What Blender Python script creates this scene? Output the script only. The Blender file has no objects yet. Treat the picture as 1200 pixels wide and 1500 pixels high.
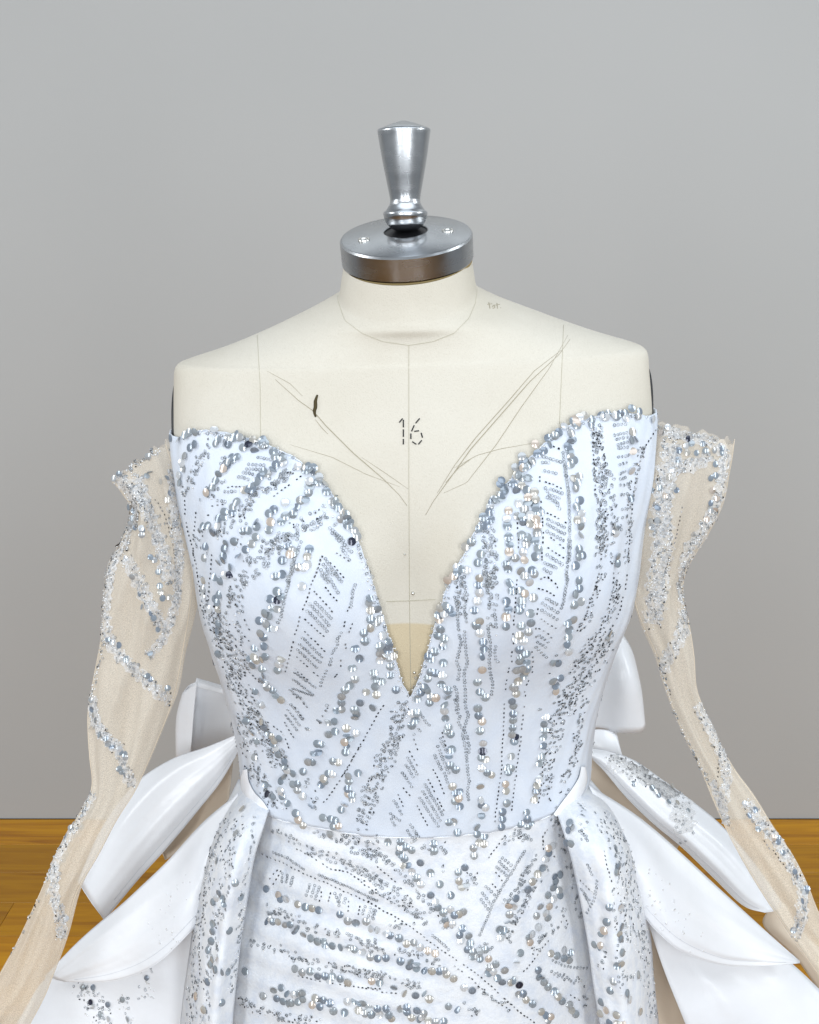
import bpy, bmesh, math, random
import numpy as np
from mathutils import Vector, Matrix
from mathutils.bvhtree import BVHTree
random.seed(7); rng = np.random.default_rng(7)
R = math.radians
scene = bpy.context.scene
COL = scene.collection

# ------------------------------------------------------------------ camera
PITCH = R(14.0); FOC = 1500.0                  # focal length in pixels of a 1200 px wide picture
CAM = np.array([0.0, -0.95, 1.5])
cd = bpy.data.cameras.new('camera'); cam = bpy.data.objects.new('camera', cd); COL.objects.link(cam)
cam.location = CAM; cam.rotation_euler = (math.pi/2 - PITCH, 0, 0)
cd.sensor_fit = 'HORIZONTAL'; cd.sensor_width = 36.0; cd.lens = 36.0*FOC/1200.0
cd.clip_start = 0.02; cd.clip_end = 100
scene.camera = cam

# ------------------------------------------------------------------ light
w = bpy.data.worlds.new('World'); scene.world = w; w.use_nodes = True
bg = w.node_tree.nodes['Background']
bg.inputs[0].default_value = (0.86, 0.93, 1.0, 1); bg.inputs[1].default_value = 0.34
def area(name, loc, target, sx, sy, power, color):
    l = bpy.data.lights.new(name, 'AREA'); l.shape = 'RECTANGLE'; l.size = sx; l.size_y = sy
    l.energy = power; l.color = color
    o = bpy.data.objects.new(name, l); COL.objects.link(o); o.location = loc
    o.rotation_euler = (Vector(target)-Vector(loc)).to_track_quat('-Z', 'Y').to_euler()
    return o
area('ceiling_panel_front', (0.1, -0.8, 2.9), (0.0, 0.0, 1.1), 2.4, 1.1, 20, (0.83, 0.91, 1.0))
for wx, wp in ((-1.25, 38), (0.12, 24), (1.3, 42)):
    area('added_strip_light', (wx, -3.1, 1.75), (wx*.3, 0.5, 1.1), 0.42, 2.3, wp, (0.93, 0.965, 1.0))  # added strip lights behind the camera, for upright streaks on the steel
area('added_fill_left', (-2.1, -0.5, 2.1), (-0.5, 1.0, 0.55), 0.6, 1.6, 22, (0.96, 0.98, 1.0))  # added side fill for the bow, satin and lower wall
area('added_fill_right', (2.1, -0.4, 2.1), (0.6, 1.1, 0.5), 0.6, 1.6, 25, (0.92, 0.97, 1.0))  # added side fill for the lower wall
area('added_dome_light', (0.2, 1.28, 2.95), (0.2, 1.2, 0.0), 1.8, 0.45, 3.0, (0.9, 0.96, 1.0))  # added lamp, placed to brighten the knob dome and upper wall
scene.cycles.max_bounces = 6; scene.cycles.diffuse_bounces = 3; scene.cycles.transparent_max_bounces = 8
scene.view_settings.view_transform = 'Standard'; scene.view_settings.look = 'None'
scene.view_settings.exposure = -0.17; scene.view_settings.gamma = 1.0

# ------------------------------------------------------------------ measuring
def ray(px, py):
    a = (px-600.0)/FOC; b = -(py-750.0)/FOC
    return np.array([a, math.cos(PITCH)+b*math.sin(PITCH), -math.sin(PITCH)+b*math.cos(PITCH)])
def P(px, py, Y):
    d = ray(px, py); return CAM + d*((Y-CAM[1])/d[1])

# ------------------------------------------------------------------ helpers
def tag(o, label=None, cat=None, kind=None, group=None):
    if label: o['label'] = label
    if cat: o['category'] = cat
    if kind: o['kind'] = kind
    if group: o['group'] = group
    return o
def link(name, me, parent=None, mats=(), smooth=True):
    o = bpy.data.objects.new(name, me); COL.objects.link(o)
    for m in mats: me.materials.append(m)
    if parent is not None: o.parent = parent
    if smooth: me.shade_smooth()
    return o
def mesh(name, V, F, parent=None, mat=None, smooth=True):
    me = bpy.data.meshes.new(name)
    me.from_pydata([tuple(map(float, v)) for v in V], [], [tuple(f) for f in F]); me.update()
    return link(name, me, parent, [mat] if mat else [], smooth)
def empty(name, loc=(0, 0, 0)):
    o = bpy.data.objects.new(name, None); COL.objects.link(o); o.location = loc; return o
def grid_faces(m, n, closed=False):
    F = []
    for i in range(m-1):
        for j in range(n if closed else n-1):
            k = (j+1) % n
            F.append((i*n+j, i*n+k, (i+1)*n+k, (i+1)*n+j))
    return F
def crom(pts, k):
    """Catmull-Rom through rows of an array (m, ...) -> ((m-1)*k+1, ...)"""
    p = np.asarray(pts, float); m = len(p)
    ext = np.concatenate([[2*p[0]-p[1]], p, [2*p[-1]-p[-2]]])
    out = []
    for i in range(m-1):
        a, b, c, d = ext[i], ext[i+1], ext[i+2], ext[i+3]
        for t in np.arange(k)/k:
            out.append(0.5*((2*b)+(-a+c)*t+(2*a-5*b+4*c-d)*t*t+(-a+3*b-3*c+d)*t**3))
    out.append(p[-1]); return np.array(out)
def patch(name, rows, parent, mat, k=8, thick=0.0007, ripple=0.0, rf=40., seed=0, pleat=0.0, np_=2.5):
    """cloth panel through control points (px, py, Y): each is a real point at its own depth"""
    C = np.array([[P(*q) for q in r] for r in rows])
    G = crom(C, k); G = np.swapaxes(crom(np.swapaxes(G, 0, 1), k), 0, 1)
    if ripple:
        ph = np.random.default_rng(seed).uniform(0, 6, 6)
        x, z = G[..., 0], G[..., 2]
        G = G.copy()
        G[..., 1] += ripple*(np.sin(x*rf+z*rf*.45+ph[0])+.6*np.sin(z*rf*1.3-x*rf*.7+ph[1])+.4*np.sin((x+z)*rf*2.3+ph[2]))
    if pleat:
        ph = np.random.default_rng(seed+9).uniform(0, 6, 4); G = G.copy()
        tt = np.linspace(0, 1, G.shape[0])[:, None]; ss = np.linspace(0, 1, G.shape[1])[None, :]
        a_ = np.sin(2*math.pi*np_*ss+ph[0]+1.2*tt); b_ = np.sin(2*math.pi*np_*2.3*ss+ph[1]-.8*tt)
        G[..., 1] += pleat*np.clip(tt*1.6, 0, 1)*(np.sign(a_)*np.abs(a_)**.7+.45*b_)*np.clip(ss*4, 0, 1)*(1-.85*np.clip((tt-.7)/.3, 0, 1))
    m, n = G.shape[:2]
    o = mesh(name, G.reshape(-1, 3), grid_faces(m, n), parent, mat)
    if thick:
        s = o.modifiers.new('thickness', 'SOLIDIFY'); s.thickness = thick; s.offset = 0
    o['_g'] = 0; del o['_g']
    return o, G
def bvh_of(V, F): return BVHTree.FromPolygons([tuple(map(float, v)) for v in V], F)
def bvh_grid(G): return bvh_of(G.reshape(-1, 3), grid_faces(G.shape[0], G.shape[1]))
def hit(bvh, px, py, near=None):
    d = ray(px, py)
    r = bvh.ray_cast(Vector(CAM), Vector(d).normalized())
    if r[0] is None:
        if near is None: return None
        q = bvh.find_nearest(Vector(P(px, py, near)))
        if q[0] is None or q[3] > 0.03: return None
        p, n = np.array(q[0]), np.array(q[1])
    else: p, n = np.array(r[0]), np.array(r[1])
    if np.dot(n, d) > 0: n = -n
    return p, n/np.linalg.norm(n)
def tube_geo(pts, rad, sides=5):
    pts = np.asarray(pts, float); V = []; n = len(pts)
    for i in range(n):
        t = pts[min(i+1, n-1)]-pts[max(i-1, 0)]; t = t/(np.linalg.norm(t)+1e-12)
        a = np.cross(t, [0, 1, 0.2]); a /= np.linalg.norm(a)+1e-12; b = np.cross(t, a)
        r = rad[i] if hasattr(rad, '__len__') else rad
        for s in range(sides):
            an = 2*math.pi*s/sides; V.append(pts[i]+r*(a*math.cos(an)+b*math.sin(an)))
    F = grid_faces(n, sides, True)
    F += [tuple(range(sides))[::-1], tuple((n-1)*sides+s for s in range(sides))]
    return V, F
def polyline(pts, step):
    pts = np.asarray(pts, float); out = [pts[0]]
    seg = np.linalg.norm(np.diff(pts, axis=0), axis=1); L = seg.sum(); n = max(1, int(round(L/step)))
    cum = np.concatenate([[0], np.cumsum(seg)])
    return np.array([[np.interp(s, cum, pts[:, k]) for k in range(pts.shape[1])] for s in np.linspace(0, L, n+1)])
class Bag:
    """many tiny pieces collected in one mesh"""
    def __init__(s): s.V = []; s.F = []; s.n = 0; s.c = []
    def add(s, V, F, c=0.5):
        s.V.append(np.asarray(V)); s.F += [tuple(i+s.n for i in f) for f in F]; s.n += len(V); s.c += [c]*len(F)
    def build(s, name, parent, mat, smooth=True):
        if not s.n: return None
        o = mesh(name, np.concatenate(s.V), s.F, parent, mat, smooth)
        a = o.data.attributes.new('tone', 'FLOAT', 'FACE'); a.data.foreach_set('value', np.array(s.c, dtype=np.float32))
        o['kind'] = 'stuff'; return o
def lathe(prof, seg=48):
    V = []; F = []
    for r, z in prof:
        for s in range(seg):
            a = 2*math.pi*s/seg; V.append((r*math.cos(a), r*math.sin(a), z))
    F = grid_faces(len(prof), seg, True)
    F += [tuple(range(seg))[::-1], tuple((len(prof)-1)*seg+s for s in range(seg))]
    return V, F

# ------------------------------------------------------------------ materials
def mat(name, color=(.8, .8, .8), rough=.5, metal=0., spec=.5):
    m = bpy.data.materials.new(name); m.use_nodes = True
    b = m.node_tree.nodes['Principled BSDF']
    b.inputs['Base Color'].default_value = (*color, 1); b.inputs['Roughness'].default_value = rough
    b.inputs['Metallic'].default_value = metal; b.inputs['Specular IOR Level'].default_value = spec
    return m
def N(m, t, **kw):
    n = m.node_tree.nodes.new(t)
    for k, v in kw.items(): setattr(n, k, v)
    return n
def L(m, a, b): m.node_tree.links.new(a, b)
def B(m): return m.node_tree.nodes['Principled BSDF']
def noise(m, scale, detail=4, stretch=None, rough=.5):
    tc = N(m, 'ShaderNodeTexCoord'); n = N(m, 'ShaderNodeTexNoise')
    n.inputs['Scale'].default_value = scale; n.inputs['Detail'].default_value = detail; n.inputs['Roughness'].default_value = rough
    src = tc.outputs['Object']
    if stretch:
        mp = N(m, 'ShaderNodeMapping'); mp.inputs['Scale'].default_value = stretch; L(m, src, mp.inputs[0]); src = mp.outputs[0]
    L(m, src, n.inputs['Vector']); return n
def ramp(m, src, stops):
    r = N(m, 'ShaderNodeValToRGB'); e = r.color_ramp.elements
    while len(e) < len(stops): e.new(.5)
    for i, (p, c) in enumerate(stops): e[i].position = p; e[i].color = (*c, 1)
    L(m, src, r.inputs[0]); return r
def bump(m, src, strength, dist, prev=None):
    b = N(m, 'ShaderNodeBump'); b.inputs['Strength'].default_value = strength; b.inputs['Distance'].default_value = dist
    L(m, src, b.inputs['Height'])
    if prev: L(m, prev.outputs[0], b.inputs['Normal'])
    L(m, b.outputs[0], B(m).inputs['Normal']); return b

M = {}
m = M['wall'] = mat('wall_paint', (.40, .40, .385), .75, 0, .25)
n1 = noise(m, 1.1, 2); r = ramp(m, n1.outputs[0], [(.3, (.45, .455, .448)), (.7, (.472, .474, .466))]); L(m, r.outputs[0], B(m).inputs['Base Color'])
n2 = noise(m, 260, 3); bump(m, n2.outputs[0], .12, .001)

m = M['wood'] = mat('floor_wood', (.3, .13, .02), .32)
oi = N(m, 'ShaderNodeObjectInfo'); tc = N(m, 'ShaderNodeTexCoord')
ad = N(m, 'ShaderNodeVectorMath', operation='ADD'); L(m, tc.outputs['Object'], ad.inputs[0])
cx = N(m, 'ShaderNodeCombineXYZ'); mu = N(m, 'ShaderNodeMath', operation='MULTIPLY'); mu.inputs[1].default_value = 37.
L(m, oi.outputs['Random'], mu.inputs[0]); L(m, mu.outputs[0], cx.inputs[0]); L(m, mu.outputs[0], cx.inputs[2]); L(m, cx.outputs[0], ad.inputs[1])
mp = N(m, 'ShaderNodeMapping'); mp.inputs['Scale'].default_value = (1.2, 17, 17); L(m, ad.outputs[0], mp.inputs[0])
nn = N(m, 'ShaderNodeTexNoise'); nn.inputs['Scale'].default_value = 2.2; nn.inputs['Detail'].default_value = 7; nn.inputs['Distortion'].default_value = 1.2
L(m, mp.outputs[0], nn.inputs['Vector'])
r = ramp(m, nn.outputs[0], [(.25, (.33, .125, .009)), (.45, (.49, .215, .014)), (.6, (.57, .265, .018)), (.8, (.62, .31, .028))])
hv = N(m, 'ShaderNodeHueSaturation'); hv.inputs['Saturation'].default_value = 1.12; L(m, r.outputs[0], hv.inputs['Color'])
mr = N(m, 'ShaderNodeMapRange'); mr.inputs['To Min'].default_value = .75; mr.inputs['To Max'].default_value = 1.15
L(m, oi.outputs['Random'], mr.inputs[0]); L(m, mr.outputs[0], hv.inputs['Value']); L(m, hv.outputs[0], B(m).inputs['Base Color'])
bump(m, nn.outputs[0], .15, .002)

# canvas of the form: plain cream cloth, darker and tan below one height
m = M['canvas'] = mat('form_canvas', (.74, .70, .58), .85, 0, .15)
tc = N(m, 'ShaderNodeTexCoord'); sx = N(m, 'ShaderNodeSeparateXYZ'); L(m, tc.outputs['Object'], sx.inputs[0])
st = N(m, 'ShaderNodeMapRange', name='cover_edge'); st.inputs['From Min'].default_value = 1.1775; st.inputs['From Max'].default_value = 1.1755
L(m, sx.outputs[2], st.inputs[0])
n1 = noise(m, 9, 5); ra = ramp(m, n1.outputs[0], [(.3, (.605, .565, .48)), (.5, (.64, .602, .52)), (.7, (.655, .62, .54))])
rb = ramp(m, n1.outputs[0], [(.3, (.56, .47, .32)), (.7, (.62, .53, .37))])
mx = N(m, 'ShaderNodeMix', data_type='RGBA'); L(m, st.outputs[0], mx.inputs['Factor']); L(m, ra.outputs[0], mx.inputs['A']); L(m, rb.outputs[0], mx.inputs['B'])
n3 = noise(m, 900, 2); r3 = ramp(m, n3.outputs[0], [(.25, (.86, .85, .82)), (.45, (1, 1, 1))])
mm = N(m, 'ShaderNodeMix', data_type='RGBA', blend_type='MULTIPLY'); mm.inputs['Factor'].default_value = .55
L(m, mx.outputs['Result'], mm.inputs['A']); L(m, r3.outputs[0], mm.inputs['B']); L(m, mm.outputs['Result'], B(m).inputs['Base Color'])
bw = bump(m, n3.outputs[0], .45, .0008); n4 = noise(m, 30, 4); bump(m, n4.outputs[0], .15, .003, bw)

m = M['steel'] = mat('turned_steel', (.54, .555, .57), .2, 1.0)
n1 = noise(m, 30, 2, (1, 1, 3)); r = ramp(m, n1.outputs[0], [(.3, (.20, .20, .20)), (.7, (.30, .30, .30))]); L(m, r.outputs[0], B(m).inputs['Roughness'])
tg = N(m, 'ShaderNodeTangent', direction_type='RADIAL', axis='Z'); L(m, tg.outputs[0], B(m).inputs['Tangent'])
B(m).inputs['Anisotropic'].default_value = .75
M['shade_black'] = mat('painted_shade', (.02, .02, .022), .4, .6)  # black stands in for shade and dark reflection at the knob foot
M['screw'] = mat('screw_steel', (.75, .74, .70), .3, 1.)
M['black_edge'] = mat('black_plate', (.012, .012, .013), .45)
M['thread'] = mat('seam_thread', (.50, .47, .37), .9)
M['pencil'] = mat('pencil_line', (.37, .33, .24), .9)
M['ink'] = mat('black_ink', (.03, .03, .03), .8)
M['tear'] = mat('burnt_tear', (.06, .045, .015), .9)

m = M['tulle_white'] = mat('bodice_tulle', (.80, .825, .88), .55, 0, .4)
n1 = noise(m, 45, 4); r = ramp(m, n1.outputs[0], [(.35, (.655, .715, .81)), (.65, (.70, .75, .825))]); L(m, r.outputs[0], B(m).inputs['Base Color'])
n2 = noise(m, 1100, 2); b1 = bump(m, n2.outputs[0], .18, .0006); n3 = noise(m, 55, 5, (1, 1, .45), .6); bump(m, n3.outputs[0], .42, .003, b1)
B(m).inputs['Sheen Weight'].default_value = .15
m = M['satin'] = mat('white_satin', (.83, .845, .875), .27, 0, .6)
n2 = noise(m, 9, 3, (1, 1, 2.2)); b1 = bump(m, n2.outputs[0], .22, .010); n4 = noise(m, 30, 5, (1.6, 1, .6), .6); b2 = bump(m, n4.outputs[0], .12, .004, b1); n3 = noise(m, 1500, 2); bump(m, n3.outputs[0], .08, .0004, b2)
m = M['lace_cloth'] = mat('embroidered_tulle', (.68, .73, .82), .55, 0, .4)
n1 = noise(m, 70, 5, None, .65); r = ramp(m, n1.outputs[0], [(.38, (.70, .74, .81)), (.55, (.80, .82, .85))]); L(m, r.outputs[0], B(m).inputs['Base Color'])
b1 = bump(m, n1.outputs[0], .55, .0025); n2 = noise(m, 1100, 2); bump(m, n2.outputs[0], .18, .0006, b1)
m = M['lining'] = mat('cream_lining', (.72, .62, .50), .55, 0, .3)
n2 = noise(m, 600, 2); bump(m, n2.outputs[0], .15, .0006)

def sheer(name, color, trans, weave=700., var=.07):
    m = bpy.data.materials.new(name); m.use_nodes = True; nt = m.node_tree
    for n in list(nt.nodes):
        if n.type != 'OUTPUT_MATERIAL': nt.nodes.remove(n)
    out = nt.nodes['Material Output']
    d = N(m, 'ShaderNodeBsdfDiffuse'); t = N(m, 'ShaderNodeBsdfTranslucent'); tr = N(m, 'ShaderNodeBsdfTransparent')
    nz = noise(m, 16, 4, (1, 1, .25)); rr = ramp(m, nz.outputs[0], [(.3, tuple(c*.9 for c in color)), (.7, color)])
    L(m, rr.outputs[0], d.inputs[0]); L(m, rr.outputs[0], t.inputs[0])
    a = N(m, 'ShaderNodeMixShader'); a.inputs[0].default_value = .35; L(m, d.outputs[0], a.inputs[1]); L(m, t.outputs[0], a.inputs[2])
    f = noise(m, weave, 2); mr = N(m, 'ShaderNodeMapRange'); mr.inputs['From Min'].default_value = .3; mr.inputs['From Max'].default_value = .7
    mr.inputs['To Min'].default_value = max(0, trans-var); mr.inputs['To Max'].default_value = trans+var; L(m, f.outputs[0], mr.inputs[0])
    s = N(m, 'ShaderNodeMixShader'); L(m, mr.outputs[0], s.inputs[0]); L(m, a.outputs[0], s.inputs[1]); L(m, tr.outputs[0], s.inputs[2])
    L(m, s.outputs[0], out.inputs[0]); return m
M['nude'] = sheer('nude_tulle', (.965, .885, .76), .46, 1300., .16)
M['lace'] = sheer('white_lace', (.90, .90, .90), .42, 330., .40)

def glitter(name, stops, rough, metal, by_object):
    m = mat(name, (.5, .5, .5), rough, metal)
    if by_object: src = N(m, 'ShaderNodeObjectInfo').outputs['Random']
    else: src = N(m, 'ShaderNodeAttribute', attribute_name='tone').outputs['Fac']
    r = ramp(m, src, stops); r.color_ramp.interpolation = 'CONSTANT'; L(m, r.outputs[0], B(m).inputs['Base Color']); return m
SEQ = [(0, (.30, .345, .39)), (.24, (.36, .40, .43)), (.44, (.25, .295, .355)), (.60, (.42, .435, .445)), (.72, (.50, .48, .44)), (.81, (.60, .52, .45)), (.86, (.66, .68, .70)), (.988, (.03, .035, .06))]
M['sequin'] = glitter('sequin_foil', SEQ, .16, .30, True)
M['sequins'] = glitter('sequin_foil_small', SEQ, .16, .30, False)
for k_ in ('sequin', 'sequins'): B(M[k_]).inputs['IOR'].default_value = 1.75
M['ring'] = glitter('ring_foil', [(0, (.42, .45, .48)), (.4, (.60, .63, .66)), (.75, (.30, .33, .36))], .28, .7, False)
M['bead'] = glitter('bead_glass', [(0, (.015, .015, .018)), (.8, (.25, .25, .26))], .2, .1, False)
M['crystal'] = glitter('crystal_bead', [(0, (.88, .89, .90)), (.5, (.80, .79, .77))], .18, .3, False)

# ================================================================== setting
WALL_Y = 1.58
wall = mesh('wall', [(-4, WALL_Y, 0), (4, WALL_Y, 0), (4, WALL_Y, 3.2), (-4, WALL_Y, 3.2),
                     (-4, WALL_Y+.1, 0), (4, WALL_Y+.1, 0), (4, WALL_Y+.1, 3.2), (-4, WALL_Y+.1, 3.2)],
            [(0, 1, 2, 3), (5, 4, 7, 6), (3, 2, 6, 7), (4, 5, 1, 0), (1, 5, 6, 2), (4, 0, 3, 7)], None, M['wall'], False)
tag(wall, kind='structure')
M['joint_sheet'] = mat('floor_sheet', (.20, .10, .03), .14)  # darkened against bounce and glossed for streaks on the cap; also shows between planks
floor = mesh('floor', [(-4, -3, -.012), (4, -3, -.012), (4, 1.6, -.012), (-4, 1.6, -.012)], [(0, 1, 2, 3)], None, M['joint_sheet'], False)
tag(floor, kind='structure')
pl_w, pl_l = .125, 1.25
bmp = bmesh.new(); bmesh.ops.create_cube(bmp, size=1)
bmesh.ops.scale(bmp, vec=(pl_l-.0012, pl_w-.0012, .011), verts=bmp.verts)
bmesh.ops.bevel(bmp, geom=list(bmp.edges), offset=.0004, segments=1, affect='EDGES')
plank_me = bpy.data.meshes.new('plank'); bmp.to_mesh(plank_me); bmp.free(); plank_me.materials.append(M['wood'])
for j in range(14):
    y = WALL_Y-.004-pl_w*(j+.5)
    off = random.uniform(0, pl_l)
    for i in range(-3, 4):
        x = i*pl_l+off-.6
        if abs(x) > 2.6: continue
        o = bpy.data.objects.new('plank', plank_me); COL.objects.link(o); o.parent = floor
        o.location = (x, y, -.0055+random.uniform(-.0004, .0004))

# ================================================================== body shape
# (left px, left py, right px, right py, front depth, back depth, squareness, forward tilt)
ROWS = [
 (504, 386, 691, 374, .062, .052, 2.0, .34), (500, 412, 695, 402, .064, .054, 2.0, .34), (497, 430, 699, 421, .067, .058, 2.0, .34),
 (490, 438, 709, 431, .069, .060, 2.0, .32), (460, 453, 742, 444, .070, .062, 2.0, .26), (420, 471, 789, 459, .068, .065, 2.0, .20),
 (378, 489, 835, 474, .068, .068, 2.0, .14), (330, 508, 880, 488, .069, .072, 2.05, .08), (278, 525, 929, 502, .0715, .076, 2.1, .055),
 (262, 532, 943, 509, .0735, .078, 2.15, .04), (257, 543, 948, 519, .0755, .080, 2.2, .026), (257, 566, 949, 545, .080, .083, 2.35, .012),
 (258, 600, 951, 585, .087, .087, 2.5, 0), (260, 640, 951, 625, .095, .089, 2.55, 0), (268, 700, 946, 690, .105, .090, 2.5, 0),
 (281, 770, 934, 758, .114, .090, 2.3, 0), (294, 830, 926, 830, .118, .088, 2.2, 0), (302, 885, 915, 885, .118, .086, 2.15, 0),
 (314, 930, 898, 930, .114, .083, 2.1, 0), (330, 980, 881, 980, .109, .079, 2.1, 0), (344, 1030, 868, 1030, .105, .075, 2.1, 0),
 (355, 1080, 860, 1080, .102, .072, 2.1, 0), (361, 1130, 857, 1130, .101, .072, 2.1, 0), (363, 1165, 857, 1162, .102, .074, 2.1, 0),
 (355, 1210, 863, 1206, .106, .080, 2.1, 0), (335, 1262, 880, 1258, .112, .088, 2.1, 0), (315, 1322, 898, 1318, .118, .098, 2.1, 0),
 (302, 1400, 912, 1400, .124, .106, 2.1, 0), (292, 1500, 922, 1500, .130, .112, 2.1, 0), (286, 1640, 928, 1640, .134, .116, 2.1, 0)]
YC = 0.0
tab = []
for (lx, ly, rx, ry, f, b, n, t) in ROWS:
    l = P(lx, ly, YC); r = P(rx, ry, YC)
    tab.append([l[0], l[2], r[0], r[2], f, b, n, t])
KV = 6
TAB = crom(np.array(tab), KV); NV = len(TAB)          # fine rows, index v = 0..NV-1
bl = P(402, 878, -.135); br = P(795, 868, -.135)
def body(u, v):
    """point of the body at angle u (0 right, pi/2 front, pi left) and row v"""
    u = np.asarray(u, float); v = np.clip(np.asarray(v, float), 0, NV-1)
    i = np.minimum(v.astype(int), NV-2); fr = (v-i)[..., None]
    T = TAB[i]*(1-fr)+TAB[i+1]*fr
    c, s = np.cos(u), np.sin(u); e = 2/T[..., 6]
    cc = np.sign(c)*np.abs(c)**e; ss = np.sign(s)*np.abs(s)**e
    x = (T[..., 0]+T[..., 2])/2 + (T[..., 2]-T[..., 0])/2*cc
    y = np.where(s > 0, YC-T[..., 4]*ss, YC-T[..., 5]*ss)
    z = T[..., 1]+(T[..., 3]-T[..., 1])*(cc+1)/2 + T[..., 7]*(y-YC)
    fz = np.clip(s*1.6, 0, 1)
    for b in (bl, br):
        q = ((x-b[0])/.062)**2 + ((z-b[2])/np.where(z > b[2], .085, .062))**2
        y = y - .034*np.exp(-q/1.6)*fz
    q = ((x-(bl[0]+br[0])/2)/.035)**2 + ((z-bl[2])/.07)**2
    y = y + .010*np.exp(-q)*fz
    return np.stack([x, y, z], -1)
def body_n(u, v):
    d = 1e-3
    a = body(u+d, v)-body(u-d, v); b = body(u, v+.05)-body(u, v-.05)
    n = np.cross(a, b); n /= np.linalg.norm(n, axis=-1, keepdims=True)+1e-12
    return -n if False else n
NU = 260
uu = np.arange(NU)*2*math.pi/NU
UG, VG = np.meshgrid(uu, np.arange(NV))
GB = body(UG, VG)
NB = body_n(UG, VG)
if NB[NV//2, NU//4, 1] > 0: NB = -NB; SGN = -1
else: SGN = 1
FB = grid_faces(NV, NU, True)
bvh_form = bvh_of(GB.reshape(-1, 3), FB)

# ================================================================== dress form
form = empty('dress_form', (0, 0, .9))
tag(form, 'cream canvas dress form with steel neck cap and knob, number 16 on its chest', 'dress form')
bpy.context.view_layer.update()
def under(o, p):
    o.parent = p; o.matrix_parent_inverse = p.matrix_world.inverted()
    return o
torso = mesh('torso', GB.reshape(-1, 3), FB, None, M['canvas']); under(torso, form)
# arm plates: flat black ends behind the canvas at both sides
for sx_, px_, py_ in ((-1, 257, 604), (1, 951, 588)):
    c = P(px_, py_, .012); c[0] -= sx_*.0068
    V = []; ns = 40
    for k, (dx, sc) in enumerate(((-.004, 1), (.0030, 1), (.0038, .96))):
        for s in range(ns):
            a = 2*math.pi*s/ns; V.append((c[0]+sx_*dx, c[1]+.034*sc*math.cos(a), c[2]-.016+.050*sc*math.sin(a)))
    F = grid_faces(3, ns, True)+[tuple(range(ns)), tuple(2*ns+s for s in range(ns))]
    under(mesh('arm_plate', V, F, None, M['black_edge'], False), form)
M['gasket'] = mat('tan_gasket', (.30, .22, .09), .7)
# neck cap: steel disc that leans forward with the neck
cl_, cr_ = P(499, 381, 0), P(691, 367, 0)
roll = math.atan2(cr_[2]-cl_[2], cr_[0]-cl_[0])
Rc = np.linalg.norm(cr_-cl_)/2
neck_c = (body(np.array(0.), np.array(0))+body(np.array(math.pi), np.array(0)))/2 + np.array([0, -.002, -.0012])
prof = [(Rc-.004, 0), (Rc-.0008, .0008), (Rc, .002), (Rc, .0215), (Rc-.0012, .0232), (Rc-.003, .0238), (.02, .0275), (.0193, .0270), (.0193, .020)]
V, F = lathe(prof, 96)
cap = mesh('neck_cap', V, F, None, M['steel']); cap.data.shade_smooth()
es = cap.modifiers.new('edge', 'EDGE_SPLIT'); es.split_angle = R(28)
TILT = math.atan(.34)
cap.rotation_euler = (TILT, -roll, 0); cap.location = neck_c
bpy.context.view_layer.update(); under(cap, form); bpy.context.view_layer.update()
V, F = lathe([(.0192, .0212), (.0192, .0262), (.012, .0262)], 40)
V2, F2 = lathe([(Rc-.0035, -.0025), (Rc-.0012, -.002), (Rc-.0010, .0004), (Rc-.004, .0005)], 72)
mesh('cap_gasket', V2, F2, cap, M['gasket'])
shade_disc = mesh('knob_shade', V, F, cap, M['shade_black'], False)  # dark disc in place of the shadow and reflection round the knob
for ax, ay in ((-.037, -.012), (.037, -.004)):
    V, F = lathe([(.0052, .0240), (.0052, .0268), (.0042, .0272), (.0030, .0266), (.0026, .0252)], 24)
    s = mesh('screw', V, F, cap, M['screw']); s.location = (ax, ay, 0)
    V, F = lathe([(.0022, .0250), (.0022, .0258), (.0010, .0262)], 6)
    mesh('screw_slot', V, F, None, M['shade_black'], False)
    bpy.data.objects.remove(bpy.data.objects['screw_slot'])
# knob: turned steel grip standing upright
zs = .94/1500/5*1.0
kp = [(880, 40), (868, 78), (850, 105), (825, 130), (800, 143), (770, 152), (748, 156), (738, 155), (731, 149), (727, 141), (715, 132), (700, 122), (685, 114), (668, 107), (655, 105),
      (640, 106), (600, 112), (500, 130), (400, 148), (300, 164), (200, 178), (168, 183), (158, 184), (150, 179), (140, 160), (125, 122), (108, 76), (95, 35), (90, 8)]
V, F = lathe([(r_*zs, (890-y_)*zs*.935) for y_, r_ in kp], 72)
knob = mesh('knob', V, F, None, M['steel'])
es = knob.modifiers.new('edge', 'EDGE_SPLIT'); es.split_angle = R(40)
kb = cap.matrix_world @ Vector((0, 0, .0262))
knob.location = (kb.x, kb.y, kb.z-.001); knob.rotation_euler = (R(1), R(-1), 0)
bpy.context.view_layer.update(); under(knob, form)

_z = hit(bvh_form, 600, 913)[0][2]; _n = M['canvas'].node_tree.nodes['cover_edge']
_n.inputs['From Min'].default_value = _z+.001; _n.inputs['From Max'].default_value = _z-.001
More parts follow.
